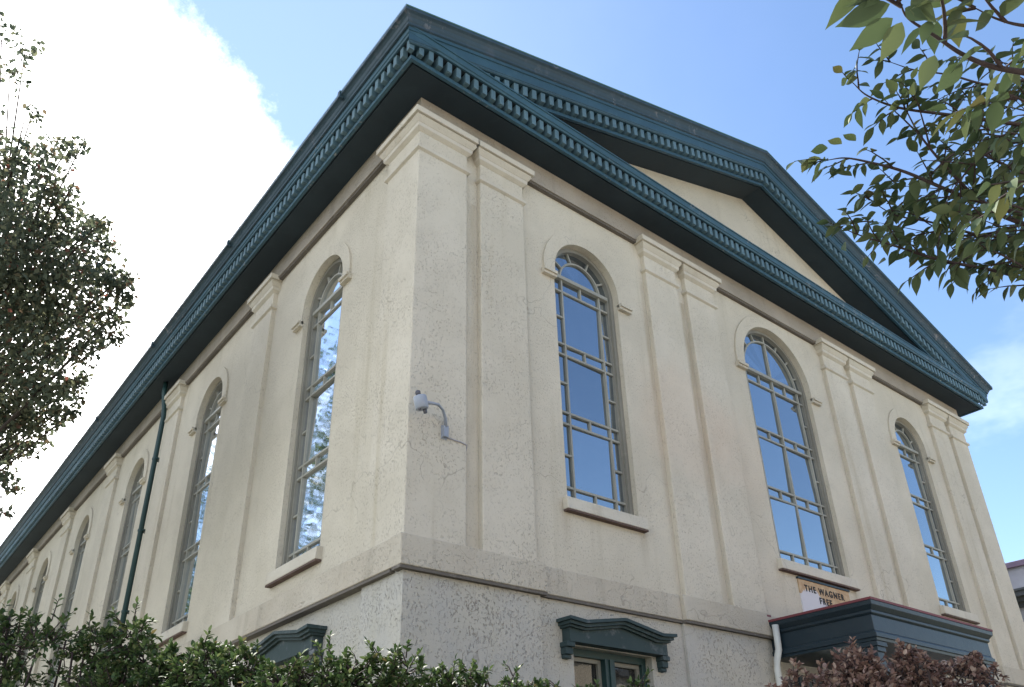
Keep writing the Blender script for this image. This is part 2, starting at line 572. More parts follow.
def loop_profile(mb, prof, closed=False):
    """profile (out, z) swept along left side, front, right side with mitres"""
    pts = []
    for o, z in prof:
        pts.append([(-o, LEN, z), (-o, -o, z), (W+o, -o, z), (W+o, LEN, z)])
    n = len(prof)
    rngk = range(n) if closed else range(n-1)
    for i in rngk:
        a, b = pts[i], pts[(i+1) % n]
        for k in range(3):
            mb.quad(a[k], a[k+1], b[k+1], b[k])


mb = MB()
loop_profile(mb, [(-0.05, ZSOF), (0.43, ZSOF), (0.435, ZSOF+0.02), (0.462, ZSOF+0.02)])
mb.build('soffit', M_SOFFIT_AND_GAP_SHADE, B)
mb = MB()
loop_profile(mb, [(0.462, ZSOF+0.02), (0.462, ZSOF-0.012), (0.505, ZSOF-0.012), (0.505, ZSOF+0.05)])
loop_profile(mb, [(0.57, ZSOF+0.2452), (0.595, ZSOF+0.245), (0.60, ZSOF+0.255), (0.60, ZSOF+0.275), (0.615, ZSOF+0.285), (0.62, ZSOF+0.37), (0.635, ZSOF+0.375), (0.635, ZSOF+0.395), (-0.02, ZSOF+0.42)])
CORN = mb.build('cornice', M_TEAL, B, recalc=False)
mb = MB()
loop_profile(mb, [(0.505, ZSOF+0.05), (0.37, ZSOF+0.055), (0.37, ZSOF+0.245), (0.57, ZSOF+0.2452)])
mb.build('dentil_channel', M_SOFFIT_AND_GAP_SHADE, CORN, recalc=False)  # dark colour here paints in the shade between the dentils
DZ0, DZ1 = ZSOF+0.065, ZSOF+0.238
mb = MB()
sp = 0.1405
n = int(round((W+1.06)/sp))
sp = (W+1.06)/n
for i in range(2, n-1):
    x = -0.53+i*sp
    mb.fbox(F, x-0.036, x+0.036, 0.36, 0.572, DZ0, DZ1)
sp2 = 0.153
for i in range(2, int((LEN+0.5)/sp2)):
    y = -0.53+i*sp2
    mb.fbox(S, y-0.038, y+0.038, 0.36, 0.572, DZ0, DZ1)
mb.build('dentil_band', M_DENTIL, CORN, bevel=0.006)
for sx in (0, 1):
    for kx in (0, 1):
        xc = W+0.533-kx*sp if sx else -0.533+kx*sp
        mb = MB()
        mb.box(xc-0.036, -0.570, DZ0, xc+0.036, -0.497, DZ1)
        mb.build('corner_dentil', M_DENTIL, CORN, bevel=0.006)
mb = MB()
mb.box(-0.570, -0.533+sp2-0.036, DZ0, -0.497, -0.533+sp2+0.036, DZ1)
mb.build('corner_dentil', M_DENTIL, CORN, bevel=0.006)

# eaves gutter (crown) along the long side and raking crown up the pediment
CROWN = [(0.628, ZSOF+0.355), (0.65, ZSOF+0.36), (0.655, ZSOF+0.39), (0.668, ZSOF+0.405), (0.685, ZSOF+0.44), (0.712, ZSOF+0.465), (0.745, ZSOF+0.475), (0.748, ZSOF+0.52), (0.72, ZSOF+0.525), (0.60, ZSOF+0.43)]
mb = MB()
for (o, z), (o2, z2) in zip(CROWN, CROWN[1:]):
    mb.quad((-o, -o, z), (-o, LEN, z), (-o2, LEN, z2), (-o2, -o2, z2))
    mb.quad((W+o, -o, z), (W+o, LEN, z), (W+o2, LEN, z2), (W+o2, -o2, z2))
mb.build('gutter', M_SIMA, CORN, recalc=False)
# little gutter joint sleeves
for y in (0.95, 4.9, 8.9, 13.0):
    mb = MB()
    mb.box(-0.765, y-0.03, ZSOF+0.43, -0.70, y+0.03, ZSOF+0.545)
    mb.build('gutter_strap', M_SIMA, CORN)

# raking cornice
RK = empty('pediment', (0, 0, 0), None, None)
RK.parent = B


def rake_strip(mb, prof, xs=None, sign_both=True):
    """prof: (out, h over the raking soffit line); left slope then mirrored"""
    for (o, h), (o2, h2) in zip(prof, prof[1:]):
        xa = -o if xs is None else xs
        xb = -o2 if xs is None else xs
        z = lambda x, hh: ZR0+SL*x+hh
        q = [(xa, -o, z(xa, h)), (MID, -o, z(MID, h)), (MID, -o2, z(MID, h2)), (xb, -o2, z(xb, h2))]
        mb.quad(*q)
        mb.quad(*[(W-p[0], p[1], p[2]) for p in q])


mb = MB()
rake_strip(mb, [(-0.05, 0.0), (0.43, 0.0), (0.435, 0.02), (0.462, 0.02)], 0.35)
mb.build('raking_soffit', M_SOFFIT_AND_GAP_SHADE, RK, recalc=False)
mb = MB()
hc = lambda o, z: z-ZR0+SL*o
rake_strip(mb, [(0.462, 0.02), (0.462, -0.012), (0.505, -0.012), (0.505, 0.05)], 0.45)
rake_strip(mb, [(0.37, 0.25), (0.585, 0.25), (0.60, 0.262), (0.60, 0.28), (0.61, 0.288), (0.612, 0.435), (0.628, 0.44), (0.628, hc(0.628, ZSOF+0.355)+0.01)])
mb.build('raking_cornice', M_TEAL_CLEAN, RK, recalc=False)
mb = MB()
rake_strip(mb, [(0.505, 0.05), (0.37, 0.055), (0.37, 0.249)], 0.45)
mb.build('raking_channel', M_SOFFIT_AND_GAP_SHADE, RK, recalc=False)  # gaps between raking dentils darkened by colour, as shade
mb = MB()
rake_strip(mb, [(o, hc(o, z)+0.0) for o, z in CROWN])
mb.build('raking_crown', M_SIMA, RK, recalc=False)
mb = MB()
spr = 0.166
for i in range(3, int(MID/spr)+1):
    for sgn in (0, 1):
        x = MID-0.083-(int(MID/spr)-i)*spr
        if x < 0.6:
            continue
        p = []
        for hh in (0.062, 0.24):
            for (dx, o) in ((-0.042, 0.36), (0.042, 0.36), (0.042, 0.572), (-0.042, 0.572)):
                xx = x+dx
                z = ZR0+SL*xx+hh
                p.append(((W-xx) if sgn else xx, -o, z))
        mb.hexa(p)
mb.build('raking_dentil_band', M_DENTIL, RK, bevel=0.006)
mb = MB()
e0, e1 = 0.752, ZSOF+0.515
rake_strip(mb, [(0.752, hc(0.752, e1)), (0.752, hc(0.752, e1)+0.022), (0.66, hc(0.752, e1)+0.03)])
mb.quad((-0.752, -0.752, e1), (-0.752, LEN, e1), (-0.752, LEN, e1+0.02), (-0.752, -0.752, e1+0.02))
mb.build('roof_edge', M_EDGE, B, recalc=False)
# roof planes
mb = MB()
zr = lambda x: ZR0+SL*x+hc(0.752, e1)+0.012
for sg in (0, 1):
    q = [(-0.74, -0.74, zr(-0.74)), (MID, -0.74, zr(MID)), (MID, LEN, zr(MID)), (-0.74, LEN, zr(-0.74))]
    if sg:
        q = [(W-a, b, c) for a, b, c in q]
    mb.quad(*q)
mb.poly([(-0.7, LEN, ZSOF+0.3), (W+0.7, LEN, ZSOF+0.3), (MID, LEN, zr(MID)-0.02)])
mb.build('roof', M_ROOF, B, recalc=False)

# windows --------------------------------------------------------------


def ribbon(mb, fn, c, zs, r0, r1, o0, o1, n=28, a0=0.0, a1=math.pi):
    pi_, po_ = arc(c, zs, r0, n, a0, a1), arc(c, zs, r1, n, a0, a1)
    for i in range(n):
        p = [fn(*q) for q in ((pi_[i][0], o0, pi_[i][1]), (pi_[i+1][0], o0, pi_[i+1][1]), (po_[i+1][0], o0, po_[i+1][1]), (po_[i][0], o0, po_[i][1]),
                              (pi_[i][0], o1, pi_[i][1]), (pi_[i+1][0], o1, pi_[i+1][1]), (po_[i+1][0], o1, po_[i+1][1]), (po_[i][0], o1, po_[i][1]))]
        mb.hexa(p)


def arched_window(fn, c, h, zsill, zsp, wide, gmat, seed):
    rr = random.Random(seed)
    OR = -0.075                      # face of frame behind the wall face
    fw = 0.062
    mb = MB()
    # outer frame
    mb.fbox(fn, c-h-0.01, c-h+fw, OR-0.1, OR, zsill, zsp)
    mb.fbox(fn, c+h-fw, c+h+0.01, OR-0.1, OR, zsill, zsp)
    mb.fbox(fn, c-h+fw, c+h-fw, OR-0.1, OR-0.002, zsill, zsill+0.05)
    ribbon(mb, fn, c, zsp, h-fw, h+0.01, OR-0.1, OR)
    # stepped inner rebate
    mb.fbox(fn, c-h+fw, c-h+fw+0.03, OR-0.1, OR-0.035, zsill+0.05, zsp)
    mb.fbox(fn, c+h-fw-0.03, c+h-fw, OR-0.1, OR-0.035, zsill+0.05, zsp)
    win = mb.build('window', M_FRAME, B)
    # glazing bars
    g = MB()
    i0, i1 = c-h+fw+0.03, c+h-fw-0.03
    bo0, bo1 = OR-0.09, OR-0.045
    bw = 0.026
    sl = 0.155 if not wide else 0.115   # side light width
    m0, m1 = i0+sl, i1-sl
    zt0 = zsp-0.03
    # transom: double bar
    g.fbox(fn, i0, i1, bo0, bo1+0.03, zt0, zt0+0.055)
    lev = []
    npan = 3
    strip = 0.165
    zb = zsill+0.05+strip
    tot = (zt0-0.03-strip) - zb
    pane = (tot-(npan-1)*strip)/npan
    z = zb
    strips = [(zsill+0.05, zb)]
    panes = []
    for k in range(npan):
        panes.append((z, z+pane))
        strips.append((z+pane, z+pane+strip))
        z += pane+strip
    strips[-1] = (strips[-1][0], zt0)
    for a, b in panes:
        for zz in (a, b):
            g.fbox(fn, i0, i1, bo0, bo1, zz-bw/2*1.1, zz+bw/2*1.1)
        zm = (a+b)/2
        g.fbox(fn, i0, m0, bo0, bo1-0.004, zm-bw/2, zm+bw/2)
        g.fbox(fn, m1, i1, bo0, bo1-0.004, zm-bw/2, zm+bw/2)
    for x in (m0, m1):
        g.fbox(fn, x-bw/2, x+bw/2, bo0, bo1+0.003, zsill+0.05, zt0)
    if wide:
        g.fbox(fn, c-bw/2*1.2, c+bw/2*1.2, bo0, bo1+0.003, zsill+0.05, zt0)
        g.fbox(fn, c-bw/2*1.2, c+bw/2*1.2, bo0, bo1+0.003, zt0+0.055, zsp+(h-fw-0.135))
    for a, b in strips:
        xs = [c] if not wide else [(m0+c)/2, (m1+c)/2]
        for x in xs:
            g.fbox(fn, x-bw/2, x+bw/2, bo0, bo1-0.004, a, b)
    # arch: inner ring + radial bars
    ri = h-fw-(0.20 if not wide else 0.145)
    if not wide:
        ri = h-fw-0.165
    ribbon(g, fn, c, zsp, ri-bw/2, ri+bw/2, bo0, bo1+0.002)
    ro = h-fw
    angs = [30, 68, 112, 150] if not wide else [20, 42, 65, 90, 115, 138, 160]
    for a in angs:
        ca, sa = math.cos(R(a)), math.sin(R(a))
        p = []
        for o in (bo0, bo1-0.003):
            for rad, sd in ((ri, -1), (ro, -1), (ro, 1), (ri, 1)):
                p.append(fn(c+ca*rad-sa*sd*bw/2, o, zsp+sa*rad+ca*sd*bw/2))
        g.hexa(p)
    g.build('glazing_bars', M_BAR, win)
    # panes, each very slightly out of true
    gl = MB()
    og = OR-0.075

    def pane_rect(a, b, z0, z1):
        t1, t2 = rr.uniform(-.012, .012), rr.uniform(-.012, .012)
        w_, h_ = (b-a), (z1-z0)
        gl.quad(fn(a, og-t1*w_-t2*h_, z0), fn(b, og+t1*w_-t2*h_, z0), fn(b, og+t1*w_+t2*h_, z1), fn(a, og-t1*w_+t2*h_, z1))
    cols = [(i0, m0), (m0, m1), (m1, i1)] if not wide else [(i0, m0), (m0, c), (c, m1), (m1, i1)]
    for a, b in panes+strips:
        for x0, x1 in cols:
            pane_rect(x0, x1, a, b)
    edges = [0]+angs+[180]
    for a0, a1 in zip(edges, edges[1:]):
        t = rr.uniform(-.012, .012)
        pts_o = arc(c, zsp, ro+0.01, 5, R(a0), R(a1))
        pts_i = arc(c, zsp, ri, 5, R(a0), R(a1))
        for k in range(5):
            gl.quad(fn(pts_i[k][0], og+t*.3, pts_i[k][1]), fn(pts_o[k][0], og, pts_o[k][1]), fn(pts_o[k+1][0], og, pts_o[k+1][1]), fn(pts_i[k+1][0], og+t*.3, pts_i[k+1][1]))
    halves = [(0, 180)] if not wide else [(0, 90), (90, 180)]
    for a0, a1 in halves:
        t = rr.uniform(-.004, .004)
        pts = arc(c, zsp, ri, 12, R(a0), R(a1))
        for k in range(12):
            gl.poly([fn(c, og+t, zsp), fn(pts[k][0], og, pts[k][1]), fn(pts[k+1][0], og, pts[k+1][1])])
    gl.build('glass', gmat, win, recalc=False)
    # sill
    sb = MB()
    e = 0.075 if not wide else 0.09
    sb.hexa([fn(c-h-e, -0.15, zsill-0.155), fn(c+h+e, -0.15, zsill-0.155), fn(c+h+e, 0.085, zsill-0.155), fn(c-h-e, 0.085, zsill-0.155),
             fn(c-h-e, -0.15, zsill+0.02), fn(c+h+e, -0.15, zsill+0.02), fn(c+h+e, 0.075, zsill-0.005), fn(c-h-e, 0.075, zsill-0.005)])
    sb.build('sill', M_BELT if False else M_TRIM, win, bevel=0.008)
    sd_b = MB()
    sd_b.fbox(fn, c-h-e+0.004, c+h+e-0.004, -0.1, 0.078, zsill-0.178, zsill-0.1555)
    sd_b.build('sill_strip', M_SILL_STRIP, win)  # dark brown strip along the bottom of the sill
    # hood mould with impost blocks
    hm = MB()
    ho = h+(0.20 if not wide else 0.215)
    ribbon(hm, fn, c, zsp, h+0.001, ho, -0.03, 0.032, 36)
    for sg in (-1, 1):
        a, b = sorted((c+sg*(h+0.001), c+sg*ho))
        hm.fbox(fn, a, b, -0.03, 0.032, zsp-0.16, zsp)
        a, b = sorted((c+sg*(h+0.001), c+sg*(ho+0.035)))
        hm.fbox(fn, a, b, -0.03, 0.06, zsp-0.20, zsp-0.16)
        hm.fbox(fn, a, b, -0.03, 0.085, zsp-0.16, zsp-0.115)
    hm.build('hood_mould', M_WALL, win)
    return win


for k, (c, h, zs, zp, _) in enumerate(FRONT_W):
    arched_window(F, c, h, zs, zp, k == 1, M_GLASS, 100+k)
for k, (c, h, zs, zp, _) in enumerate(SIDE_W):
    arched_window(S, c, h, zs, zp, False, M_GLASS_SIDE, 200+k)


def basement_window(fn, c, h, z0, z1, wallo):
    """timber casing, two sashes, low pedimented hood on brackets"""
    mb = MB()
    zt_ = z1
    OR = -0.10
    mb.fbox(fn, c-h, c-h+0.07, OR-0.12, OR, z0, zt_)
    mb.fbox(fn, c+h-0.07, c+h, OR-0.12, OR, z0, zt_)
    mb.fbox(fn, c-h+0.07, c+h-0.07, OR-0.12, OR-0.002, zt_-0.08, zt_)
    mb.fbox(fn, c-0.075, c+0.075, OR-0.12, OR+0.03, z0, zt_-0.08)
    mb.fbox(fn, c-0.02, c+0.03, OR+0.03, OR+0.05, z0, zt_-0.08)
    mb.fbox(fn, c-h+0.07, c+h-0.07, OR-0.12, OR+0.02, z0, z0+0.08)
    win = mb.build('basement_window', M_GREENFRAME, B, bevel=0.004)
    g = MB()
    sash = MB()
    for a, b in ((c-h+0.07, c-0.075), (c+0.075, c+h-0.07)):
        g.quad(fn(a, OR-0.09, z0), fn(b, OR-0.09, z0), fn(b, OR-0.085, zt_-0.08), fn(a, OR-0.085, zt_-0.08))
        zm = (z0+zt_)/2
        sash.fbox(fn, a, a+0.045, OR-0.08, OR-0.045, z0, zt_-0.08)
        sash.fbox(fn, b-0.045, b, OR-0.08, OR-0.045, z0, zt_-0.08)
        sash.fbox(fn, a+0.045, b-0.045, OR-0.08, OR-0.047, zt_-0.125, zt_-0.08)
        sash.fbox(fn, a+0.045, b-0.045, OR-0.08, OR-0.047, zm-0.03, zm+0.03)
        g.quad(fn(a+0.06, OR-0.084, z0), fn(a+0.17, OR-0.084, z0), fn(a+0.16, OR-0.081, zt_-0.12), fn(a+0.06, OR-0.081, zt_-0.12))
    g.build('glass', M_GLASS_DK, win, recalc=False)
    sash.build('sash', M_FRAME, win)
    sl_ = MB()
    sl_.fbox(fn, c-h-0.1, c+h+0.1, -0.2, 0.10, z0-0.14, z0)
    sl_.build('sill', M_TRIM, win, bevel=0.008)
    hd = MB()
    H = h+0.225
    # outline of the hood top: flat ends, low pitched middle
    prof = [(-H, 0.185), (-H+0.24, 0.165), (-0.02, 0.262), (0.02, 0.262), (H-0.24, 0.165), (H, 0.185)]
    zb_ = z1+0.03

    def slab(scale, o0, o1, dz0, dz1):
        for (x0, a), (x1, b) in zip(prof, prof[1:]):
            hd.hexa([fn(c+x0*scale, o0, zb_+a+dz0), fn(c+x1*scale, o0, zb_+b+dz0), fn(c+x1*scale, o1, zb_+b+dz0), fn(c+x0*scale, o1, zb_+a+dz0),
                     fn(c+x0*scale, o0, zb_+a+dz1), fn(c+x1*scale, o0, zb_+b+dz1), fn(c+x1*scale, o1, zb_+b+dz1), fn(c+x0*scale, o1, zb_+a+dz1)])
    slab(1.0, -0.02, 0.235, 0.0, 0.035)
    slab(0.97, -0.02, 0.20, -0.035, 0.0)
    slab(0.945, -0.02, 0.165, -0.06, -0.035)
    for (x0, a), (x1, b) in zip(prof, prof[1:]):
        s9 = 0.91
        hd.hexa([fn(c+x0*s9, -0.02, zb_-0.02), fn(c+x1*s9, -0.02, zb_-0.02), fn(c+x1*s9, 0.125, zb_-0.02), fn(c+x0*s9, 0.125, zb_-0.02),
                 fn(c+x0*s9, -0.02, zb_+a-0.05), fn(c+x1*s9, -0.02, zb_+b-0.05), fn(c+x1*s9, 0.125, zb_+b-0.05), fn(c+x0*s9, 0.125, zb_+a-0.05)])
    hood = hd.build('window_hood', M_HOOD, win)
    for sg in (-1, 1):
        bk = MB()
        x0, x1 = sorted((c+sg*(h+0.07), c+sg*(h+0.19)))
        bk.fbox(fn, x0, x1, -0.02, 0.12, zb_-0.075, zb_-0.02)
        bk.fbox(fn, x0+0.01, x1-0.01, -0.02, 0.09, zb_-0.15, zb_-0.075)
        bk.fbox(fn, x0+0.015, x1-0.015, -0.02, 0.065, zb_-0.19, zb_-0.15)
        bk.build('bracket', M_HOOD, win, bevel=0.01)


for c, h, z0, z1, _ in BW_F:
    basement_window(F, c, h, z0, z1, 0)
for c, h, z0, z1, _ in BW_S:
    basement_window(S, c, h, z0, z1, 0)

# downspout on the long side
mb = MB()
dy = 9.42
mb.tube([(-0.22, dy-0.02, ZSOF+0.0), (-0.21, dy-0.02, ZSOF-0.25), (-0.15, dy, ZSOF-0.55), (-0.13, dy, ZSOF-0.75), (-0.13, dy, 0.1)], 0.05, 10)
DS = mb.build('downspout', M_DOWN, B, smooth=True)
for z in (8.4, 6.9, 5.35, 3.2):
    mb = MB()
    mb.lathe([(0.058, -0.02), (0.06, 0.0), (0.058, 0.02)], (-0.13, dy, z), 12)
    mb.box(-0.12, dy-0.09, z-0.015, -0.0, dy+0.09, z+0.015)
    mb.build('pipe_bracket', M_DOWN, DS)

# ------------------------------------------------------------------ porch (part of the building)
PX0, PX1, PY = 5.70, 9.06, -1.58
mb = MB()
rect = (PX0+0.06, PY+0.06, PX1-0.06, 0.0)


def psec(mb, layers):
    x0, y0, x1, y1 = rect
    for z0, a, z1, b in layers:
        mb.hexa([(x0-a, y0-a, z0), (x1+a, y0-a, z0), (x1+a, 0.0, z0), (x0-a, 0.0, z0),
                 (x0-b, y0-b, z1), (x1+b, y0-b, z1), (x1+b, 0.0, z1), (x0-b, 0.0, z1)])


psec(mb, [(3.56, -0.01, 3.60, -0.005), (3.60, 0.012, 3.655, 0.012), (3.655, 0.0, 3.68, -0.012), (3.68, -0.012, 3.87, -0.012), (3.87, -0.012, 3.89, 0.01),
          (3.89, 0.012, 3.925, 0.012), (3.925, 0.012, 3.975, 0.055), (3.975, 0.06, 4.03, 0.065)])
PORCH = mb.build('porch', M_PORCH, B, bevel=0.004)
mb = MB()
psec(mb, [(4.033, 0.07, 4.062, 0.072)])
x0, y0, x1, y1 = rect
mb.hexa([(x0-.06, y0-.06, 4.063), (x1+.06, y0-.06, 4.063), (x1+.06, -0.056, 4.063), (x0-.06, -0.056, 4.063), (x0+.3, y0+.5, 4.12), (x1-.3, y0+.5, 4.12), (x1-.3, -0.056, 4.16), (x0+.3, -0.056, 4.16)])
mb.box(x0-0.07, -0.10, 4.063, x0+0.02, -0.057, 4.14)
mb.build('porch_roof', M_PORCHROOF, PORCH)
for cx_ in (PX0+0.2, PX1-0.2):
    c = MB()
    yy = PY+0.2
    c.box(cx_-0.10, yy-0.10, 0.6, cx_+0.10, yy+0.10, 0.95)
    c.box(cx_-0.075, yy-0.075, 0.95, cx_+0.075, yy+0.075, 3.2)
    for sx in (-1, 1):
        c.box(cx_+sx*0.05-0.012, yy-0.085, 1.05, cx_+sx*0.05+0.012, yy-0.075, 3.1)
    c.box(cx_-0.095, yy-0.095, 3.2, cx_+0.095, yy+0.095, 3.25)
    c.box(cx_-0.078, yy-0.078, 3.25, cx_+0.078, yy+0.078, 3.44)
    c.box(cx_-0.10, yy-0.10, 3.44, cx_+0.10, yy+0.10, 3.50)
    c.box(cx_-0.12, yy-0.12, 3.50, cx_+0.12, yy+0.12, 3.56)
    c.build('porch_column', M_PORCH, PORCH, bevel=0.006)
mb = MB()
mb.box(PX0-0.1, PY-0.05, 0.0, PX1+0.1, -0.06, 0.58)
mb.box(PX0+0.5, PY-0.37, 0.0, PX1-0.5, PY-0.052, 0.40)
mb.box(PX0+0.5, PY-0.69, 0.0, PX1-0.5, PY-0.372, 0.20)
mb.build('porch_steps', M_BASE, PORCH, bevel=0.01)
# entrance door with transom light
mb = MB()
dx0, dx1 = MID-1.0, MID+1.0
mb.box(dx0-0.16, -0.10, 0.58, dx0, 0.05, 3.40)
mb.box(dx1, -0.10, 0.58, dx1+0.16, 0.05, 3.40)
mb.box(dx0, -0.10, 3.26, dx1, 0.05, 3.40)
mb.box(dx0, -0.085, 2.72, dx1, 0.05, 2.82)
for a, b in ((dx0, MID-0.01), (MID+0.01, dx1)):
    mb.box(a, -0.05, 0.6, b, 0.05, 2.72)
    for z0, z1 in ((0.75, 1.35), (1.5, 2.55)):
        mb.box(a+0.15, -0.075, z0, b-0.15, -0.05, z1)
DOOR = mb.build('entrance_door', M_PORCH, PORCH, bevel=0.006)
mb = MB()
mb.quad((dx0, -0.03, 2.82), (dx1, -0.03, 2.82), (dx1, -0.03, 3.26), (dx0, -0.03, 3.26))
mb.build('transom_glass', M_GLASS, DOOR)
for x in (MID-0.09, MID+0.09):
    mb = MB()
    mb.lathe([(0.0, -0.03), (0.03, -0.02), (0.035, 0), (0.03, 0.02), (0.0, 0.03)], (x, -0.10, 1.62), 12)
    mb.build('handle', M_LAMP, DOOR, smooth=True)
# white pipe at the left end of the porch
mb = MB()
mb.tube([(5.69, -0.20, 3.98), (5.69, -0.19, 3.66), (5.65, -0.16, 3.52), (5.64, -0.15, 3.40), (5.64, -0.15, 0.2)], 0.045, 10)
mb.build('porch_downspout', M_PIPE, PORCH, smooth=True)

# ------------------------------------------------------------------ sign panel over the porch
sg = MB()
sx0, sx1, sz0, sz1 = 6.76, 8.13, 4.24, 4.86
sg.box(sx0, -0.022, sz0, sx1, 0.01, sz1-0.03)
t = NT('worn_sign_paint')
P = t.pos()
sep = t.n('ShaderNodeSeparateXYZ')
t.l(P, sep.inputs[0])
nz = t.noise(P, 5.5, 5, 0.7)
hh = t.math('ADD', t.math('SUBTRACT', sep.outputs['Z'], 4.60), t.math('MULTIPLY', t.math('SUBTRACT', nz, 0.5), 0.28))
# the whitewash runs higher left of centre
bumpx = t.math('MULTIPLY', t.math('POWER', t.math('SUBTRACT', sep.outputs['X'], 7.02), 2.0), 0.9)
hh = t.math('SUBTRACT', t.math('ADD', hh, t.math('MINIMUM', bumpx, 0.22)), 0.10)
tan = t.mix(t.ramp(t.noise(P, 9, 5, 0.7), 0.35, 0.7), (0.44, 0.29, 0.17), (0.56, 0.42, 0.27))
col = t.mix(t.ramp(hh, -0.01, 0.015), (0.60, 0.58, 0.60), tan)
M_SIGN = t.finish(col, 0.85, nz, 0.003, 0.2)
SIGN = sg.build('sign_board', M_SIGN)
tag(SIGN, 'worn tan and whitewashed name panel reading THE WAGNER FREE above the porch roof', 'sign')
mb = MB()
mb.box(sx0-0.015, -0.04, sz1-0.028, sx1+0.015, 0.01, sz1+0.0)
mb.build('top_edge', M_SIMA, SIGN)


def lettering(txt, x, z, size, spacing):
    cu = bpy.data.curves.new('lettering', 'FONT')
    cu.body = txt
    cu.size = size
    cu.space_character = spacing
    cu.offset = 0.004
    cu.extrude = 0.002
    cu.align_x = 'CENTER'
    ob = bpy.data.objects.new('tmp_text', cu)
    COL.objects.link(ob)
    bpy.context.view_layer.update()
    me = bpy.data.meshes.new_from_object(ob.evaluated_get(bpy.context.evaluated_depsgraph_get()))
    bpy.data.objects.remove(ob)
    me.transform(Matrix.Translation((x, -0.026, z)) @ Matrix.Rotation(R(90), 4, 'X'))
    me.materials.clear()
    me.materials.append(M_BLACK)
    o = bpy.data.objects.new('lettering', me)
    COL.objects.link(o)
    o.parent = SIGN
    return o


lettering('THE WAGNER', 7.42, 4.665, 0.135, 1.32)
lettering('FREE', 7.40, 4.52, 0.135, 1.30)

# ------------------------------------------------------------------ gooseneck wall lamp
LM = empty('wall_lamp', (0.375, -0.075, 5.39), 'pale grey gooseneck lamp with a conduit on the corner pilaster', 'lamp')
HC = (-0.085, -0.33, 5.475)
mb = MB()
mb.tube([(0.372, -0.105, 5.41), (0.345, -0.14, 5.50), (0.27, -0.20, 5.555), (0.17, -0.26, 5.56), (0.06, -0.30, 5.525), (-0.03, -0.322, 5.495)], [0.02, 0.018, 0.015, 0.015, 0.017, 0.022], 12)
attach(mb.build('lamp_arm', M_LAMP, smooth=True), LM)
mb = MB()
mb.lathe([(0.02, -0.072), (0.055, -0.070), (0.064, -0.06), (0.066, 0.045), (0.062, 0.06), (0.04, 0.07), (0.012, 0.075)], HC, 20)
TL = Matrix.Translation(HC) @ Matrix.Rotation(R(-14), 4, 'Y') @ Matrix.Scale(1.06, 4) @ Matrix.Translation([-q for q in HC])
hd_ = mb.build('lamp_head', M_LAMP, smooth=True)
hd_.data.transform(TL)
attach(hd_, LM)
for prof_, dx_, dy_ in (([(0.024, 0.07), (0.027, 0.105), (0.022, 0.118), (0.0, 0.12)], -0.015, 0.0), ([(0.0, -0.115), (0.018, -0.11), (0.02, -0.07)], 0.028, 0.0), ([(0.0, -0.088), (0.014, -0.085), (0.016, -0.065)], -0.038, -0.01)):
    mb = MB()
    mb.lathe(prof_, (HC[0]+dx_, HC[1]+dy_, HC[2]), 12)
    ls_ = mb.build('lamp_sensor', M_LAMPDK, smooth=True)
    ls_.data.transform(TL)
    attach(ls_, LM)
mb = MB()
mb.box(0.343, -0.125, 5.30, 0.402, -0.0755, 5.43)
mb.box(0.335, -0.082, 5.285, 0.41, -0.0755, 5.445)
attach(mb.build('mount_box', M_LAMP, bevel=0.008), LM)
mb = MB()
mb.tube([(0.40, -0.083, 5.315), (0.60, -0.083, 5.31), (0.663, -0.083, 5.30), (0.683, -0.06, 5.28), (0.685, -0.012, 5.2), (0.685, -0.010, 4.15)], 0.008, 8)
attach(mb.build('conduit', M_NWALL, smooth=True), LM)

# ------------------------------------------------------------------ neighbour building on the right
NBLD = empty('neighbour_house', (22, -1.5, 0), 'pale grey flat roofed house with dark cornice at the far right edge', 'building')
nx = 22.0
mb = MB()
mb.box(nx, -1.5, 0, nx+9, 16, 8.12)
attach(mb.build('wall', M_NWALL), NBLD)
mb = MB()
mb.box(nx-0.10, -1.6, 8.12, nx+9.1, 16.1, 8.28)
attach(mb.build('roof_edge', M_NEDGE, bevel=0.01), NBLD)
mb = MB()
for z0, z1, o in ((6.98, 7.10, 0.12), (7.10, 7.22, 0.28), (7.22, 7.36, 0.45), (7.36, 7.42, 0.50)):
    mb.box(nx-o, -1.5-o, z0, nx+9+o, 16+o, z1)
attach(mb.build('cornice', M_NCORN), NBLD)
for y in (-0.35, 1.75, 3.9, 6.0):
    mb = MB()
    for z0, z1 in ((4.4, 6.75), (1.2, 3.4)):
        mb.box(nx-0.06, y-0.55, z0, nx+0.02, y-0.47, z1)
        mb.box(nx-0.06, y+0.47, z0, nx+0.02, y+0.55, z1)
        mb.box(nx-0.06, y-0.47, z1-0.09, nx+0.02, y+0.47, z1)
        mb.box(nx-0.09, y-0.6, z0-0.1, nx+0.02, y+0.6, z0)
        mb.box(nx-0.04, y-0.47, (z0+z1)/2-0.03, nx+0.02, y+0.47, (z0+z1)/2+0.03)
    wn = attach(mb.build('window', M_NCORN), NBLD)
    mb = MB()
    for z0, z1 in ((4.4, 6.66), (1.2, 3.31)):
        mb.quad((nx-0.008, y-0.47, z0), (nx-0.008, y+0.47, z0), (nx-0.012, y+0.47, z1), (nx-0.012, y-0.47, z1))
    g_ = mb.build('glass', M_GLASS_DK, recalc=False)
    g_.parent = wn

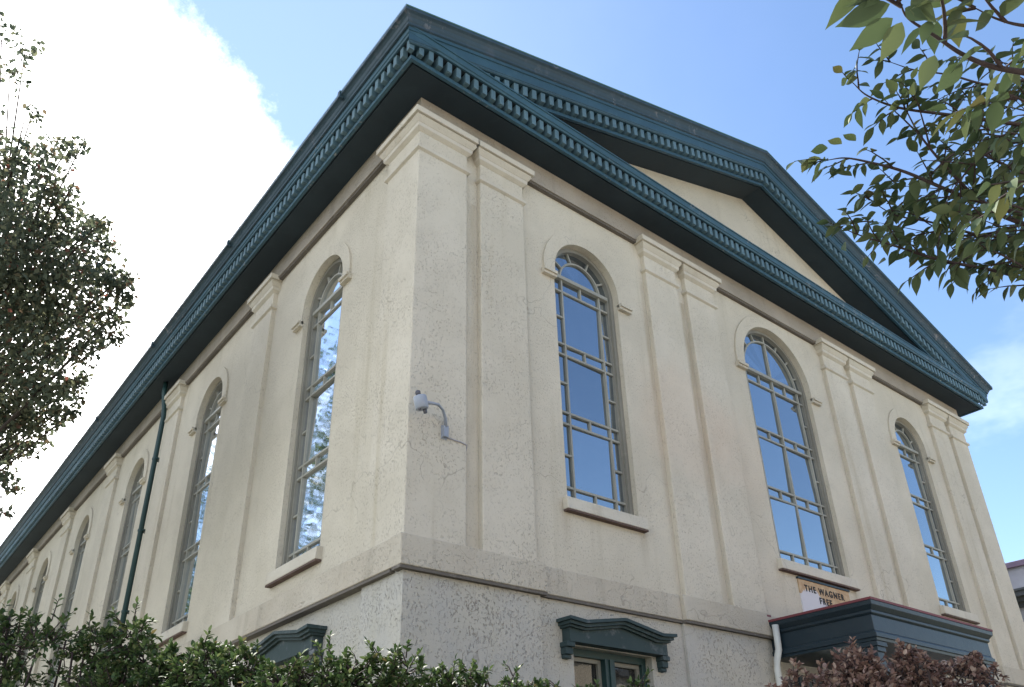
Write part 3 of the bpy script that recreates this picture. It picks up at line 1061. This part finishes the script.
# ------------------------------------------------------------------ unseen houses added across the front street to bounce sunlight (mirrored low in the front windows)
M_ROW = stucco('pale_bounce_house_render', (0.62, 0.56, 0.47), (0.54, 0.49, 0.41), (0.45, 0.4, 0.32), fleck=0.1)
M_ROW2 = stucco('buff_bounce_house_render', (0.55, 0.46, 0.35), (0.48, 0.40, 0.30), (0.42, 0.35, 0.26), fleck=0.1)
for k, (hx, hh_, mt, lb) in enumerate(((-13, 8.6, M_ROW, 'unseen cream row house added across the street nearest the side road'), (-3, 9.4, M_ROW2, 'unseen tall buff row house added across the street'), (7, 8.8, M_ROW, 'unseen cream row house added across the street facing the porch'),
                               (17, 9.2, M_ROW2, 'unseen buff row house added across the street facing the far corner'), (27, 8.5, M_ROW, 'last unseen cream row house added across the street'))):
    h_ = empty('bounce_row_house', (hx, -23, 0), lb, 'house', 'unseen row houses added to bounce sunlight')
    mb = MB()
    mb.box(hx, -33, 0, hx+9.95, -23, hh_)
    attach(mb.build('wall', mt), h_)  # wall of the unseen added house
    mb = MB()
    mb.box(hx-0.1, -33, hh_, hx+9.9, -22.6, hh_+0.35)
    attach(mb.build('cornice', M_NCORN), h_)  # cornice of the unseen added house
    for wx in (1.4, 4.4, 7.4):
        for wz in (1.3, 5.0):
            mb = MB()
            mb.box(hx+wx, -23, wz, hx+wx+1.2, -22.95, wz+2.1)
            attach(mb.build('window', M_NCORN), h_)  # window of the unseen added house

# ------------------------------------------------------------------ ground


def sheet(name, x0, y0, x1, y1, z, mat, dz=None):
    mb = MB()
    if dz:
        mb.box(x0, y0, z, x1, y1, z+dz)
    else:
        mb.quad((x0, y0, z), (x1, y0, z), (x1, y1, z), (x0, y1, z))
    o = mb.build(name, mat)
    return tag(o, kind='structure')


def ground_mat(name, a, b, sc, bump=0.01):
    t = NT(name)
    P = t.pos()
    n1 = t.noise(P, sc, 6, 0.7)
    n2 = t.noise(P, sc*12, 4, 0.7)
    col = t.mix(t.ramp(n1, 0.35, 0.68), a, b)
    col = t.mix(t.ramp(n2, 0.5, 0.75, 0, 0.4), col, tuple(c*0.6 for c in a))
    return t.finish(col, 0.92, n2, bump, 0.2)


G_LAWN = ground_mat('dry_lawn', (0.075, 0.085, 0.04), (0.13, 0.125, 0.07), 0.8, 0.03)
G_WALK = ground_mat('concrete_pavement', (0.36, 0.35, 0.33), (0.42, 0.41, 0.385), 0.5)
G_ROAD = ground_mat('asphalt', (0.11, 0.108, 0.104), (0.14, 0.138, 0.132), 0.6)
sheet('ground', -900, -900, 900, 900, 0.0, G_LAWN)
sheet('pavement', -8.2, -9.6, -2.9, 60, 0.004, G_WALK)
sheet('front_pavement', -2.9, -9.6, 60, -5.6, 0.004, G_WALK)
sheet('side_road', -17, -9.6, -8.35, 60, 0.008, G_ROAD)
sheet('front_road', -60, -18, 60, -9.75, 0.012, G_ROAD)
sheet('far_pavement', -60, -23, 60, -18.1, 0.016, G_WALK)
sheet('side_kerb', -8.35, -9.6, -8.2, 60, 0.0, G_WALK, 0.13)
sheet('front_kerb', -8.2, -9.75, 60, -9.6, 0.0, G_WALK, 0.13)

# ------------------------------------------------------------------ foliage


def leaf_arrays(pos, axis, nrm, length, width, fold=0.25, droop=0.15, rows=None):
    """pos/axis/nrm: (n,3); returns verts, faces for bent, folded, pointed leaves"""
    pos = np.asarray(pos, float); axis = np.asarray(axis, float); nrm = np.asarray(nrm, float)
    n = len(pos)
    axis = axis/np.linalg.norm(axis, axis=1, keepdims=True)
    nrm = nrm-axis*np.sum(nrm*axis, axis=1, keepdims=True)
    nrm = nrm/(np.linalg.norm(nrm, axis=1, keepdims=True)+1e-9)
    side = np.cross(axis, nrm)
    length = np.asarray(length).reshape(n, 1); width = np.asarray(width).reshape(n, 1)
    if rows is None:
        rows = [(0, 0), (0.45, 1.0), (1.0, 0)]
    vs = []
    idx = []
    for t, w in rows:
        mid = pos+axis*length*t-nrm*length*droop*t*t
        if w == 0:
            vs.append([mid])
        else:
            off = side*width*0.5*w
            up = nrm*width*0.5*w*fold
            vs.append([mid-off+up, mid, mid+off+up])
    flat = []
    loc = []
    for r_ in vs:
        loc.append([len(flat)+i for i in range(len(r_))])
        flat += r_
    V = np.stack(flat, axis=1)          # n,k,3
    k = V.shape[1]
    tri = []
    for a, b in zip(loc, loc[1:]):
        if len(a) == 1 and len(b) == 3:
            tri += [(a[0], b[1], b[0]), (a[0], b[2], b[1])]
        elif len(a) == 3 and len(b) == 3:
            tri += [(a[0], a[1], b[1]), (a[0], b[1], b[0]), (a[1], a[2], b[2]), (a[1], b[2], b[1])]
        elif len(a) == 3 and len(b) == 1:
            tri += [(a[0], a[1], b[0]), (a[1], a[2], b[0])]
    tri = np.array(tri)
    Fc = (tri[None, :, :]+(np.arange(n)*k)[:, None, None]).reshape(-1, 3)
    return V.reshape(-1, 3), Fc


def tri_mesh(name, V, Fc, mat, smooth=False):
    me = bpy.data.meshes.new(name)
    me.vertices.add(len(V))
    me.vertices.foreach_set('co', np.ascontiguousarray(V, dtype=np.float32).ravel())
    me.loops.add(len(Fc)*3)
    me.loops.foreach_set('vertex_index', np.ascontiguousarray(Fc, dtype=np.int32).ravel())
    me.polygons.add(len(Fc))
    me.polygons.foreach_set('loop_start', np.arange(len(Fc), dtype=np.int32)*3)
    me.polygons.foreach_set('loop_total', np.full(len(Fc), 3, dtype=np.int32))
    if smooth:
        me.polygons.foreach_set('use_smooth', np.ones(len(Fc), dtype=bool))
    me.update(calc_edges=True)
    me.validate()
    me.materials.append(mat)
    o = bpy.data.objects.new(name, me)
    COL.objects.link(o)
    return o


def rdir(n):
    v = npr.normal(size=(n, 3))
    return v/np.linalg.norm(v, axis=1, keepdims=True)


SHR_ROWS = [(0, 0), (0.22, 0.72), (0.5, 1.0), (0.8, 0.6), (1.0, 0)]


def shrub(name, label, cat, base, lobes, nleaf, lsize, mat, group, stems=True, upright=0.35, stem_mat=M_TWIG, wid=0.5):
    """lobes: list of (x, y, z, r); leaves sit on short sprigs inside each lobe"""
    e = empty(name, base, label, cat, group)
    st = MB()
    pos, ax, nm = [], [], []
    tot = sum(l[3]**2 for l in lobes)
    for (x, y, z, r_) in lobes:
        c = np.array([x, y, z])
        b0 = np.array(base)+np.array([rng.uniform(-.12, .12), rng.uniform(-.12, .12), 0])
        mid = (b0*0.45+c*0.55)+np.array([rng.uniform(-.1, .1), rng.uniform(-.1, .1), -0.1])
        st.tube([b0, mid, c], [0.02, 0.013, 0.006], 6)
        nspr = max(8, int(nleaf*1.25*r_**2/tot/9))
        for k in range(nspr):
            d = rdir(1)[0]
            d[2] = d[2]*0.9+upright*0.6
            d /= np.linalg.norm(d)
            rad = r_*npr.uniform(0.35, 1.0)**0.6
            tip = c+d*rad*np.array([1, 1, 0.95])
            if npr.rand() < 0.10:
                tip = tip+d*r_*0.25+np.array([0, 0, 0.05])
            root = c+(tip-c)*0.45+rdir(1)[0]*0.03
            st.tube([root, (root+tip)/2+np.array([0, 0, 0.015]), tip], [0.004, 0.003, 0.0015], 4, cap=False)
            m = 9
            for j in range(m):
                t_ = 0.35+0.65*(j+1)/m
                p = root+(tip-root)*t_
                a = (tip-root)/np.linalg.norm(tip-root)
                o = rdir(1)[0]
                o -= a*np.dot(o, a)
                o /= np.linalg.norm(o)+1e-6
                dirn = a*0.6+o*0.9+np.array([0, 0, 0.15])
                if j == m-1:
                    dirn = a+o*0.2
                pos.append(p); ax.append(dirn); nm.append(np.array([0, 0, 1.0])+rdir(1)[0]*0.55)
    n = len(pos)
    L = npr.uniform(0.6, 1.12, n)*lsize*0.80
    V, Fc = leaf_arrays(pos, ax, nm, L, L*wid*npr.uniform(.85, 1.15, n), 0.35, 0.12, SHR_ROWS)
    attach(tri_mesh('foliage', V, Fc, mat), e)
    if stems:
        attach(st.build('stem', stem_mat, smooth=True, recalc=False), e)
    return e


def lobes_px(items):
    return [(*at(u, v, d), r_) for u, v, d, r_ in items]


HG = 'green shrubs along the side wall'


def px_shrub(label, items, nleaf, lsize, mat=L_HEDGE, group=HG, name='hedge_shrub', **kw):
    l = lobes_px(items)
    bx = float(np.mean([q[0] for q in l])); by = float(np.mean([q[1] for q in l]))
    # fill down to the ground with lower lobes
    low = []
    for (x, y, z, r_) in l:
        zz = z-r_*1.5
        while zz > 0.35:
            low.append((x+rng.uniform(-.1, .1), y+rng.uniform(-.1, .1), zz, r_*1.15))
            zz -= r_*1.7
    lt = sum(q[3]**2 for q in l); ll = sum(q[3]**2 for q in low) or 0.0
    return shrub(name, label, 'shrub', (bx, by, 0.0), l+low, int(nleaf*(lt+ll)/lt), lsize, mat, group, **kw)


px_shrub('glossy green shrub at the far left corner under the tree', [(8, 655, 6.0, .30), (38, 648, 5.8, .24), (66, 640, 5.9, .17), (22, 640, 6.1, .18), (-25, 650, 6, .3), (88, 668, 5.8, .15), (10, 625, 6.1, .10)], 1250, .058)
px_shrub('glossy green shrub with a bare forked twig, in front of the downspout', [(100, 650, 5.6, .16), (128, 648, 5.5, .20), (134, 634, 5.5, .11), (88, 634, 5.7, .08), (112, 628, 5.6, .09), (145, 672, 5.4, .2)], 1000, .056)
px_shrub('small round green shrub below the second side window sill', [(162, 670, 5.3, .12), (172, 660, 5.2, .09), (166, 688, 5.2, .16)], 700, .054)
px_shrub('dense green shrub left of the dark side window hood', [(205, 658, 5.0, .13), (212, 670, 4.9, .17), (242, 663, 4.8, .13), (190, 684, 4.9, .15), (258, 676, 4.7, .10), (228, 690, 4.7, .2)], 1700, .054)
px_shrub('broad dense green shrub overlapping the dark side window hood', [(300, 676, 4.4, .12), (325, 680, 4.4, .15), (352, 676, 4.3, .13), (385, 676, 4.3, .13), (408, 676, 4.3, .10), (280, 693, 4.4, .16), (340, 700, 4.3, .18), (395, 698, 4.25, .16)], 2600, .052)
px_shrub('low green shrub just right of the building corner line', [(442, 680, 4.4, .09), (466, 677, 4.4, .09), (486, 683, 4.4, .08), (428, 693, 4.4, .12), (455, 697, 4.4, .14)], 900, .05)
px_shrub('sparse low shrub tips under the front basement window', [(512, 691, 4.5, .08), (536, 690, 4.5, .07), (556, 693, 4.5, .07), (585, 696, 4.6, .08), (640, 695, 4.7, .09)], 600, .045)

RG = 'purple leaved shrubs by the porch'
px_shrub('tall purple brown shrub in front of the porch corner', [(862, 673, 4.6, .13), (858, 661, 4.6, .075), (852, 691, 4.6, .17), (880, 701, 4.6, .15), (828, 684, 4.65, .09), (806, 686, 4.7, .07), (789, 679, 4.7, .06), (776, 692, 4.7, .06)], 1350, .043, L_RED, RG, 'purple_shrub', upright=0.9, wid=.6)
px_shrub('spreading purple brown shrub in front of the porch opening', [(908, 679, 4.8, .14), (903, 663, 4.8, .07), (928, 681, 4.9, .14), (962, 679, 5.0, .13), (972, 663, 5.0, .07), (945, 701, 4.9, .18), (985, 683, 5.1, .09), (912, 656, 4.8, .05), (918, 699, 4.8, .15)], 1600, .043, L_RED, RG, 'purple_shrub', upright=0.9, wid=.6)

# ---- left street tree (behind, backlit)
LT = empty('street_tree', (-3.6, 7.0, 0), 'dark backlit street tree with a few red leaves at the left edge', 'tree')
D0 = 13.5
clumps = []


def cl(u, v, r_, n, dd=1.2):
    clumps.append((at(u, v, D0+rng.uniform(-dd, dd)), r_/FPX*D0, int(n*(1.6 if v < 140 else 1.6))))


for a in [(10, 70, 16, 60), (25, 52, 7, 22), (2, 30, 14, 40), (38, 47, 5, 10), (33, 112, 8, 26), (15, 158, 20, 220), (45, 155, 16, 120), (66, 150, 11, 60), (82, 145, 7, 26), (14, 195, 28, 420), (46, 185, 18, 120), (62, 205, 16, 140), (-30, 210, 40, 600),
          (25, 235, 30, 560), (60, 235, 24, 360), (88, 232, 16, 180), (100, 222, 8, 50), (108, 245, 9, 60), (15, 275, 32, 620), (55, 275, 30, 620), (92, 272, 24, 380), (114, 285, 14, 150), (126, 300, 9, 60), (128, 280, 7, 36),
          (-30, 300, 45, 900), (18, 315, 30, 560), (52, 318, 28, 460), (88, 312, 22, 300), (112, 318, 14, 130), (118, 338, 7, 36), (20, 352, 28, 420), (54, 352, 22, 260), (84, 345, 16, 150), (100, 335, 10, 70),
          (12, 390, 26, 420), (42, 388, 22, 280), (68, 385, 16, 140), (82, 378, 7, 40), (78, 400, 6, 26), (10, 420, 20, 280), (36, 420, 18, 220), (58, 412, 12, 90), (72, 412, 6, 26), (-30, 390, 40, 700), (8, 450, 14, 150), (28, 447, 11, 80), (44, 440, 6, 28), (2, 478, 12, 90), (16, 488, 6, 26), (4, 512, 5, 14), (-35, 470, 30, 300),
          (-80, 250, 60, 900), (-80, 130, 50, 500), (-90, 380, 55, 700)]:
    cl(*a)
pos = []
for c, r_, n in clumps:
    q = np.clip(npr.normal(size=(n, 3)), -1.9, 1.9)*0.46*r_*np.array([1.05, 1.3, 0.9])
    pos.append(c+q)
pos = np.concatenate(pos)
n = len(pos)
ax = rdir(n); ax[:, 2] -= 0.5
nm = rdir(n)*0.8; nm[:, 2] += 0.6
L = npr.uniform(.06, .115, n)
V, Fc = leaf_arrays(pos, ax, nm, L, L*0.62, 0.2, 0.2)
attach(tri_mesh('crown', V, Fc, L_LEFT), LT)
mb = MB()
tb = np.array([-3.75, 7.0, 0.0])
tp = [tb, tb+[0.05, 0.02, 2.2], tb+[0.0, 0.1, 4.2], tb+[-.1, 0, 6.5], tb+[0.1, .1, 9.0], tb+[0.15, 0.1, 11.5]]
mb.tube(tp, [.26, .22, .19, .15, .09, .03], 12)
attach(mb.build('trunk', M_BARK, smooth=True, recalc=False), LT)
mb = MB()
big = [c for c in clumps if c[2] >= 30]
for c, r_, n in big:
    zc = max(2.6, c[2]-1.3-0.25*abs(c[0]-tb[0]))
    k = min(max(zc/11.5, .2), .95)
    s0 = tb+np.array([0.05, 0.08, zc])
    m1 = s0*0.5+c*0.5+np.array([rng.uniform(-.15, .15), rng.uniform(-.15, .15), -0.05])
    w_ = 1.0 if n >= 220 else 0.5
    mb.tube([s0, m1, c, c+(c-m1)*(0.3 if n >= 220 else 0.06)], [.055*w_, .03*w_, .014*w_, .005*w_], 6, cap=False)
attach(mb.build('limb', M_BARK, smooth=True, recalc=False), LT)

# ---- trees across the side street (seen mirrored in the side windows)


def far_tree(x, y, h, label):
    e = empty('shade_tree', (x, y, 0), label, 'tree', 'street trees mirrored in the side windows')
    p = []
    mb = MB()
    mb.tube([(x, y, 0), (x+.1, y, h*.3), (x-.05, y+.1, h*.6), (x, y, h*.9)], [.28, .22, .14, .03], 10)
    for k in range(40):
        a = rng.uniform(0, 2*math.pi)
        zz = h*rng.uniform(.32, 1.0)
        rr_ = (0.17*h)*math.sin(math.pi*min(.97, (zz/h-.22)/.82))*rng.uniform(.5, 1)
        c = np.array([x+rr_*math.cos(a), y+rr_*math.sin(a), zz])
        mb.tube([(x, y, max(h*.25, zz-.12*h-rr_*.4)), tuple(c)], [.06, .015], 5, cap=False)
        p.append(c+np.clip(npr.normal(size=(420, 3)), -1.6, 1.6)*0.065*h*np.array([1, 1, .75]))
    p = np.concatenate(p)
    n = len(p)
    ax = rdir(n); ax[:, 2] -= .4
    nm = rdir(n)*.7; nm[:, 2] += .7
    L = npr.uniform(.12, .22, n)
    V, Fc = leaf_arrays(p, ax, nm, L, L*.6)
    attach(tri_mesh('crown', V, Fc, L_FAR), e)
    attach(mb.build('trunk', M_BARK, smooth=True, recalc=False), e)


far_tree(-7.4, 14.0, 16.0, 'nearest leafy shade tree mirrored in the long side windows')
far_tree(-7.4, 25.0, 17.0, 'middle leafy shade tree mirrored in the long side windows')
far_tree(-7.6, 37.0, 17.5, 'farthest leafy shade tree mirrored in the long side windows')

# ---- right tree: cherry reaching in from the right
RTR = empty('cherry_tree', (1.0, -7.3, 0), 'leafy tree reaching in from the upper right corner with toothed green leaves', 'tree')
LEAF_ROWS = [(0, 0), (0.10, 0.42), (0.28, 0.92), (0.45, 1.0), (0.62, 0.82), (0.78, 0.48), (0.90, 0.18), (1.0, 0)]
wood = MB()
leafP, leafA, leafN, leafL = [], [], [], []


def cat_rom(pts, n):
    pts = [np.array(p) for p in pts]
    P = [2*pts[0]-pts[1]]+pts+[2*pts[-1]-pts[-2]]
    out = []
    for i in range(1, len(P)-2):
        for k in range(n):
            t = k/n
            out.append(0.5*((2*P[i])+(-P[i-1]+P[i+1])*t+(2*P[i-1]-5*P[i]+4*P[i+1]-P[i+2])*t*t+(-P[i-1]+3*P[i]-3*P[i+1]+P[i+2])*t**3))
    out.append(P[-2])
    return out


def leaf_at(p, a, size):
    leafP.append(p); leafA.append(a); leafL.append(size)
    leafN.append(np.array([0, 0, 1.0])+rdir(1)[0]*0.5)


def twig(p0, d, length, size, nl):
    """slim drooping shoot with alternate leaves"""
    d = d/np.linalg.norm(d)
    pts = [p0]
    seg = 5
    cur = p0.copy(); dd = d.copy()
    for i in range(seg):
        dd = dd+np.array([0, 0, -0.06])+rdir(1)[0]*0.12
        dd /= np.linalg.norm(dd)
        cur = cur+dd*length/seg
        pts.append(cur.copy())
    wood.tube(pts, [0.0045, .004, .0035, .003, .0022, .0012], 5, cap=False)
    for j in range(nl):
        t = (j+0.6)/nl*seg
        i = min(int(t), seg-1)
        p = pts[i]+(pts[i+1]-pts[i])*(t-i)
        a = (pts[i+1]-pts[i]); a /= np.linalg.norm(a)
        o = np.cross(a, [0, 0, 1.0]); o /= np.linalg.norm(o)+1e-6
        sgn = 1 if j % 2 else -1
        dirn = a*0.55+o*sgn*npr.uniform(.4, .9)+np.array([0, 0, -npr.uniform(.25, .95)])
        if j == nl-1:
            dirn = a+np.array([0, 0, -.4])
        leaf_at(p, dirn, size*npr.uniform(.65, 1.15))


def branch(px, rad, size, every, tl, nl, side=1.0, both=True):
    pts = cat_rom([at(*p) for p in px], 6)
    k = len(pts)
    wood.tube(pts, [rad*(1-0.82*i/(k-1)) for i in range(k)], 7, cap=False)
    acc = 0
    for i in range(k-1):
        seg = np.linalg.norm(pts[i+1]-pts[i])
        acc += seg
        while acc > every:
            acc -= every
            d = pts[i+1]-pts[i]
            d /= np.linalg.norm(d)
            o = np.cross(d, [0, 0, 1.0]); o /= np.linalg.norm(o)+1e-6
            dirn = d*0.75+o*npr.choice([-1, 1])*npr.uniform(.3, 1.0)+np.array([0, 0, npr.uniform(-.35, .55)])
            twig(pts[i]+(pts[i+1]-pts[i])*npr.rand(), dirn, tl*npr.uniform(.55, 1.15), size, nl)
    d = pts[-1]-pts[-2]
    twig(pts[-1], d, tl*0.35, size, max(4, nl-2))


S1 = 0.093
branch([(1110, 245, 4.5), (1024, 224, 4.4), (985, 205, 4.35), (947, 168, 4.3), (920, 135, 4.3), (905, 108, 4.3)], .013, S1, .10, .26, 7)
branch([(1060, 130, 4.5), (1000, 122, 4.4), (950, 115, 4.35), (900, 108, 4.3), (868, 96, 4.3), (852, 82, 4.3)], .011, S1, .10, .20, 6)
branch([(1024, 215, 4.4), (960, 195, 4.3), (905, 172, 4.3), (868, 162, 4.3), (845, 158, 4.3), (828, 160, 4.3)], .011, S1, .10, .20, 6)
branch([(1060, 290, 4.4), (1000, 272, 4.3), (940, 260, 4.25), (895, 246, 4.2), (862, 236, 4.2), (842, 228, 4.2)], .010, S1, .10, .20, 6)
branch([(1080, 190, 4.7), (1020, 172, 4.7), (965, 150, 4.7), (925, 180, 4.6), (900, 205, 4.6)], .010, S1, .10, .24, 6)
branch([(1090, 260, 4.6), (1030, 240, 4.6), (980, 235, 4.5), (930, 222, 4.5), (895, 215, 4.5), (870, 200, 4.5)], .010, S1, .09, .24, 7)
branch([(1090, 150, 4.2), (1030, 140, 4.2), (985, 155, 4.2), (960, 180, 4.2), (945, 205, 4.2)], .009, S1, .09, .24, 7)
branch([(1090, 90, 4.8), (1030, 80, 4.8), (990, 85, 4.8), (950, 75, 4.8), (915, 70, 4.8), (890, 62, 4.8)], .009, S1, .11, .24, 6)
branch([(1100, 310, 4.2), (1050, 285, 4.2), (1015, 262, 4.2), (985, 250, 4.2), (960, 262, 4.2)], .008, S1, .10, .2, 6)
branch([(1100, 240, 3.6), (1050, 222, 3.6), (1010, 205, 3.5), (985, 215, 3.5)], .008, S1, .11, .24, 6)
for (u, v, dd) in [(930, 130, 4.9), (965, 100, 5.1), (990, 130, 4.0), (985, 180, 5.2), (915, 195, 5.0), (940, 232, 5.1), (970, 215, 4.0), (1005, 250, 4.9), (1000, 60, 5.0), (960, 60, 5.2), (1010, 155, 5.3), (890, 185, 4.9), (875, 222, 4.7), (925, 255, 4.8), (950, 150, 5.4), (1000, 205, 5.4), (1015, 100, 4.6)]:
    branch([(1110, v*0.75+60, dd+.2), (1050, v*0.85+32, dd+.1), ((u+1050)/2, v+12+rng.uniform(-10, 10), dd), (u, v, dd)], .007, S1, .10, .22, 6)
# a nearer limb across the corner of the view
SB = 0.095
branch([(1120, 85, 2.1), (1060, 78, 2.05), (1021, 72, 2.0), (990, 66, 1.98), (962, 54, 1.95), (935, 36, 1.95), (908, 18, 1.95), (900, 2, 1.95)], .008, SB, .12, .13, 3)
branch([(1120, 20, 2.3), (1070, 22, 2.3), (1030, 26, 2.3), (1000, 20, 2.3), (975, 8, 2.3)], .007, SB, .07, .16, 5)
branch([(1120, 130, 2.5), (1070, 120, 2.4), (1040, 110, 2.4), (1010, 95, 2.4), (990, 100, 2.4)], .006, SB*.85, .09, .16, 5)
branch([(1100, 180, 2.6), (1060, 190, 2.5), (1035, 180, 2.5), (1015, 190, 2.5)], .006, SB*.8, .10, .16, 5)
# long hanging leaves at the very corner of the foliage
for (u, v, u2, v2, sz) in [(890, 4, 838, 26, .125), (893, 18, 852, 50, .125), (902, 22, 882, 60, .118), (935, 55, 920, 88, .13), (962, 62, 938, 92, .125), (905, 8, 925, 20, .09), (880, -6, 866, 6, .08), (912, -4, 934, 22, .10), (930, 20, 922, 42, .08)]:
    a, b = at(u, v, 1.93), at(u2, v2, 1.90)
    leafP.append(a); leafA.append(b-a); leafL.append(float(np.linalg.norm(b-a))*1.02)
    leafN.append(CAM-a+rdir(1)[0]*0.5)
# small outer leaves at the tips
for (u, v) in [(815, 160), (822, 150), (836, 146), (850, 143), (862, 150), (832, 172), (846, 178), (858, 186), (828, 232), (838, 245), (846, 222), (858, 218), (870, 214), (838, 212), (868, 240), (880, 262)]:
    p = at(u+6, v-2, 4.25)
    leaf_at(p, np.array([-.5, .35, -.35])+rdir(1)[0]*.5, S1*npr.uniform(.8, 1.1))
n = len(leafP)
L = np.array(leafL)
V, Fc = leaf_arrays(leafP, leafA, leafN, L, L*npr.uniform(.40, .52, n), 0.28, 0.16, LEAF_ROWS)
attach(tri_mesh('crown', V, Fc, L_CHERRY), RTR)
attach(wood.build('branches', M_TWIG, smooth=True, recalc=False), RTR)
mb = MB()
tb = np.array([1.0, -7.3, 0])
mb.tube([tb, tb+[0, 0.02, 1.2], tb+[-.05, .1, 2.2]], [.13, .11, .10], 12)
fork = tb+np.array([-.05, .1, 2.2])
for e_ in (at(1110, 245, 4.5), at(1090, 150, 4.2), at(1100, 310, 4.2), at(1120, 85, 2.1), at(1120, 20, 1.9), at(1090, 90, 4.8), at(1060, 130, 4.5), at(1100, 180, 2.6), at(1060, 290, 4.4), at(1100, 240, 3.6)):
    mb.tube(cat_rom([fork-[0, 0, .1], fork*.6+e_*.4+np.array([0, 0, .15]), e_], 4), [.05, .045, .04, .03, .025, .02, .018, .015, .013], 8, cap=False)
attach(mb.build('trunk', M_BARK, smooth=True, recalc=False), RTR)

# ------------------------------------------------------------------ sky and light
SUN_AZ, SUN_EL = R(2.0), R(49.0)       # azimuth from +Y towards +X
wd = bpy.data.worlds.new('World')
SC.world = wd
wd.use_nodes = True
nt = wd.node_tree
nt.nodes.clear()
N = lambda ty, **k: nt.nodes.new(ty)
out = N('ShaderNodeOutputWorld')
sky = N('ShaderNodeTexSky')
sky.sky_type = 'NISHITA'
sky.sun_disc = False
sky.sun_elevation = SUN_EL
sky.sun_rotation = SUN_AZ
sky.air_density = 1.0
sky.dust_density = 0.0
sky.ozone_density = 2.5
bg = N('ShaderNodeBackground')
bg.inputs['Strength'].default_value = 0.104
nt.links.new(sky.outputs[0], bg.inputs[0])
tc = N('ShaderNodeTexCoord')


def wmath(op, a, b=None):
    nd = N('ShaderNodeMath')
    nd.operation = op
    for i, v in enumerate((a, b)):
        if v is None:
            continue
        if isinstance(v, (int, float)):
            nd.inputs[i].default_value = v
        else:
            nt.links.new(v, nd.inputs[i])
    return nd.outputs[0]


def wramp(v, a, b, lo=0.0, hi=1.0):
    nd = N('ShaderNodeMapRange')
    nd.interpolation_type = 'SMOOTHSTEP'
    nd.inputs[1].default_value = a; nd.inputs[2].default_value = b
    nd.inputs[3].default_value = lo; nd.inputs[4].default_value = hi
    nt.links.new(v, nd.inputs[0])
    return nd.outputs[0]


def wdot(yaw, el):
    nd = N('ShaderNodeVectorMath')
    nd.operation = 'DOT_PRODUCT'
    nd.inputs[1].default_value = (math.sin(R(yaw))*math.cos(R(el)), math.cos(R(yaw))*math.cos(R(el)), math.sin(R(el)))
    nt.links.new(tc.outputs['Generated'], nd.inputs[0])
    return nd.outputs['Value']


def wnoise(scale, detail=5, rough=.6, stretch=(1, 1, 1)):
    mp = N('ShaderNodeMapping')
    mp.inputs['Scale'].default_value = stretch
    nt.links.new(tc.outputs['Generated'], mp.inputs['Vector'])
    nd = N('ShaderNodeTexNoise')
    nd.inputs['Scale'].default_value = scale
    nd.inputs['Detail'].default_value = detail
    nd.inputs['Roughness'].default_value = rough
    nt.links.new(mp.outputs[0], nd.inputs['Vector'])
    return nd.outputs[0]


# bright bank of cloud to the left, thin veil round it, light scattered cloud low down
d1 = wmath('ADD', wdot(0, 32), wmath('MULTIPLY', wmath('SUBTRACT', wnoise(3.4, 9, .7), .5), .075))
bank = wramp(d1, math.cos(R(20.5)), math.cos(R(12.0)))
veil = wramp(wmath('ADD', wdot(-15, 42), wmath('MULTIPLY', wmath('SUBTRACT', wnoise(2.5), .5), .25)), math.cos(R(62)), math.cos(R(20)), 0, .03)
low = wmath('MULTIPLY', wramp(wnoise(2.6, 6, .62, (1, 1, 2.2)), .50, .68), .20)
sepw = N('ShaderNodeSeparateXYZ')
nt.links.new(tc.outputs['Generated'], sepw.inputs[0])
low = wmath('MULTIPLY', low, wramp(sepw.outputs['Z'], .62, .22))
low = wmath('MULTIPLY', low, wramp(sepw.outputs['Y'], -.35, .15))
low = wmath('MULTIPLY', low, wramp(sepw.outputs['X'], -.1, .6, 2.2, .45))
west = wmath('MULTIPLY', wramp(sepw.outputs['X'], -.40, -.70, 0, .27), wramp(wnoise(1.8, 5, .6), .30, .60, .45, 1.0))  # unseen overcast added in the west to brighten the side wall
mask = wmath('MAXIMUM', wmath('MAXIMUM', wmath('MAXIMUM', bank, veil), low), west)
bgc = N('ShaderNodeBackground')
bgc.inputs['Color'].default_value = (1.0, 0.99, 0.97, 1)
bgc.inputs['Strength'].default_value = 2.6
mx = N('ShaderNodeMixShader')
nt.links.new(mask, mx.inputs[0])
nt.links.new(bg.outputs[0], mx.inputs[1])
nt.links.new(bgc.outputs[0], mx.inputs[2])
nt.links.new(mx.outputs[0], out.inputs[0])

sun = bpy.data.lights.new('sun', 'SUN')
sun.energy = 5.0
sun.angle = R(0.55)
sun.color = (1.0, 0.95, 0.87)
so = bpy.data.objects.new('sun', sun)
COL.objects.link(so)
sd_ = Vector((math.sin(SUN_AZ)*math.cos(SUN_EL), math.cos(SUN_AZ)*math.cos(SUN_EL), math.sin(SUN_EL)))
so.rotation_euler = sd_.to_track_quat('Z', 'Y').to_euler()

vs = SC.view_settings
vs.view_transform = 'Standard'
vs.look = 'None'
vs.exposure = 1.36
vs.gamma = 1.0
vs.use_curve_mapping = False
SC.cycles.max_bounces = 8
SC.cycles.use_denoising = True
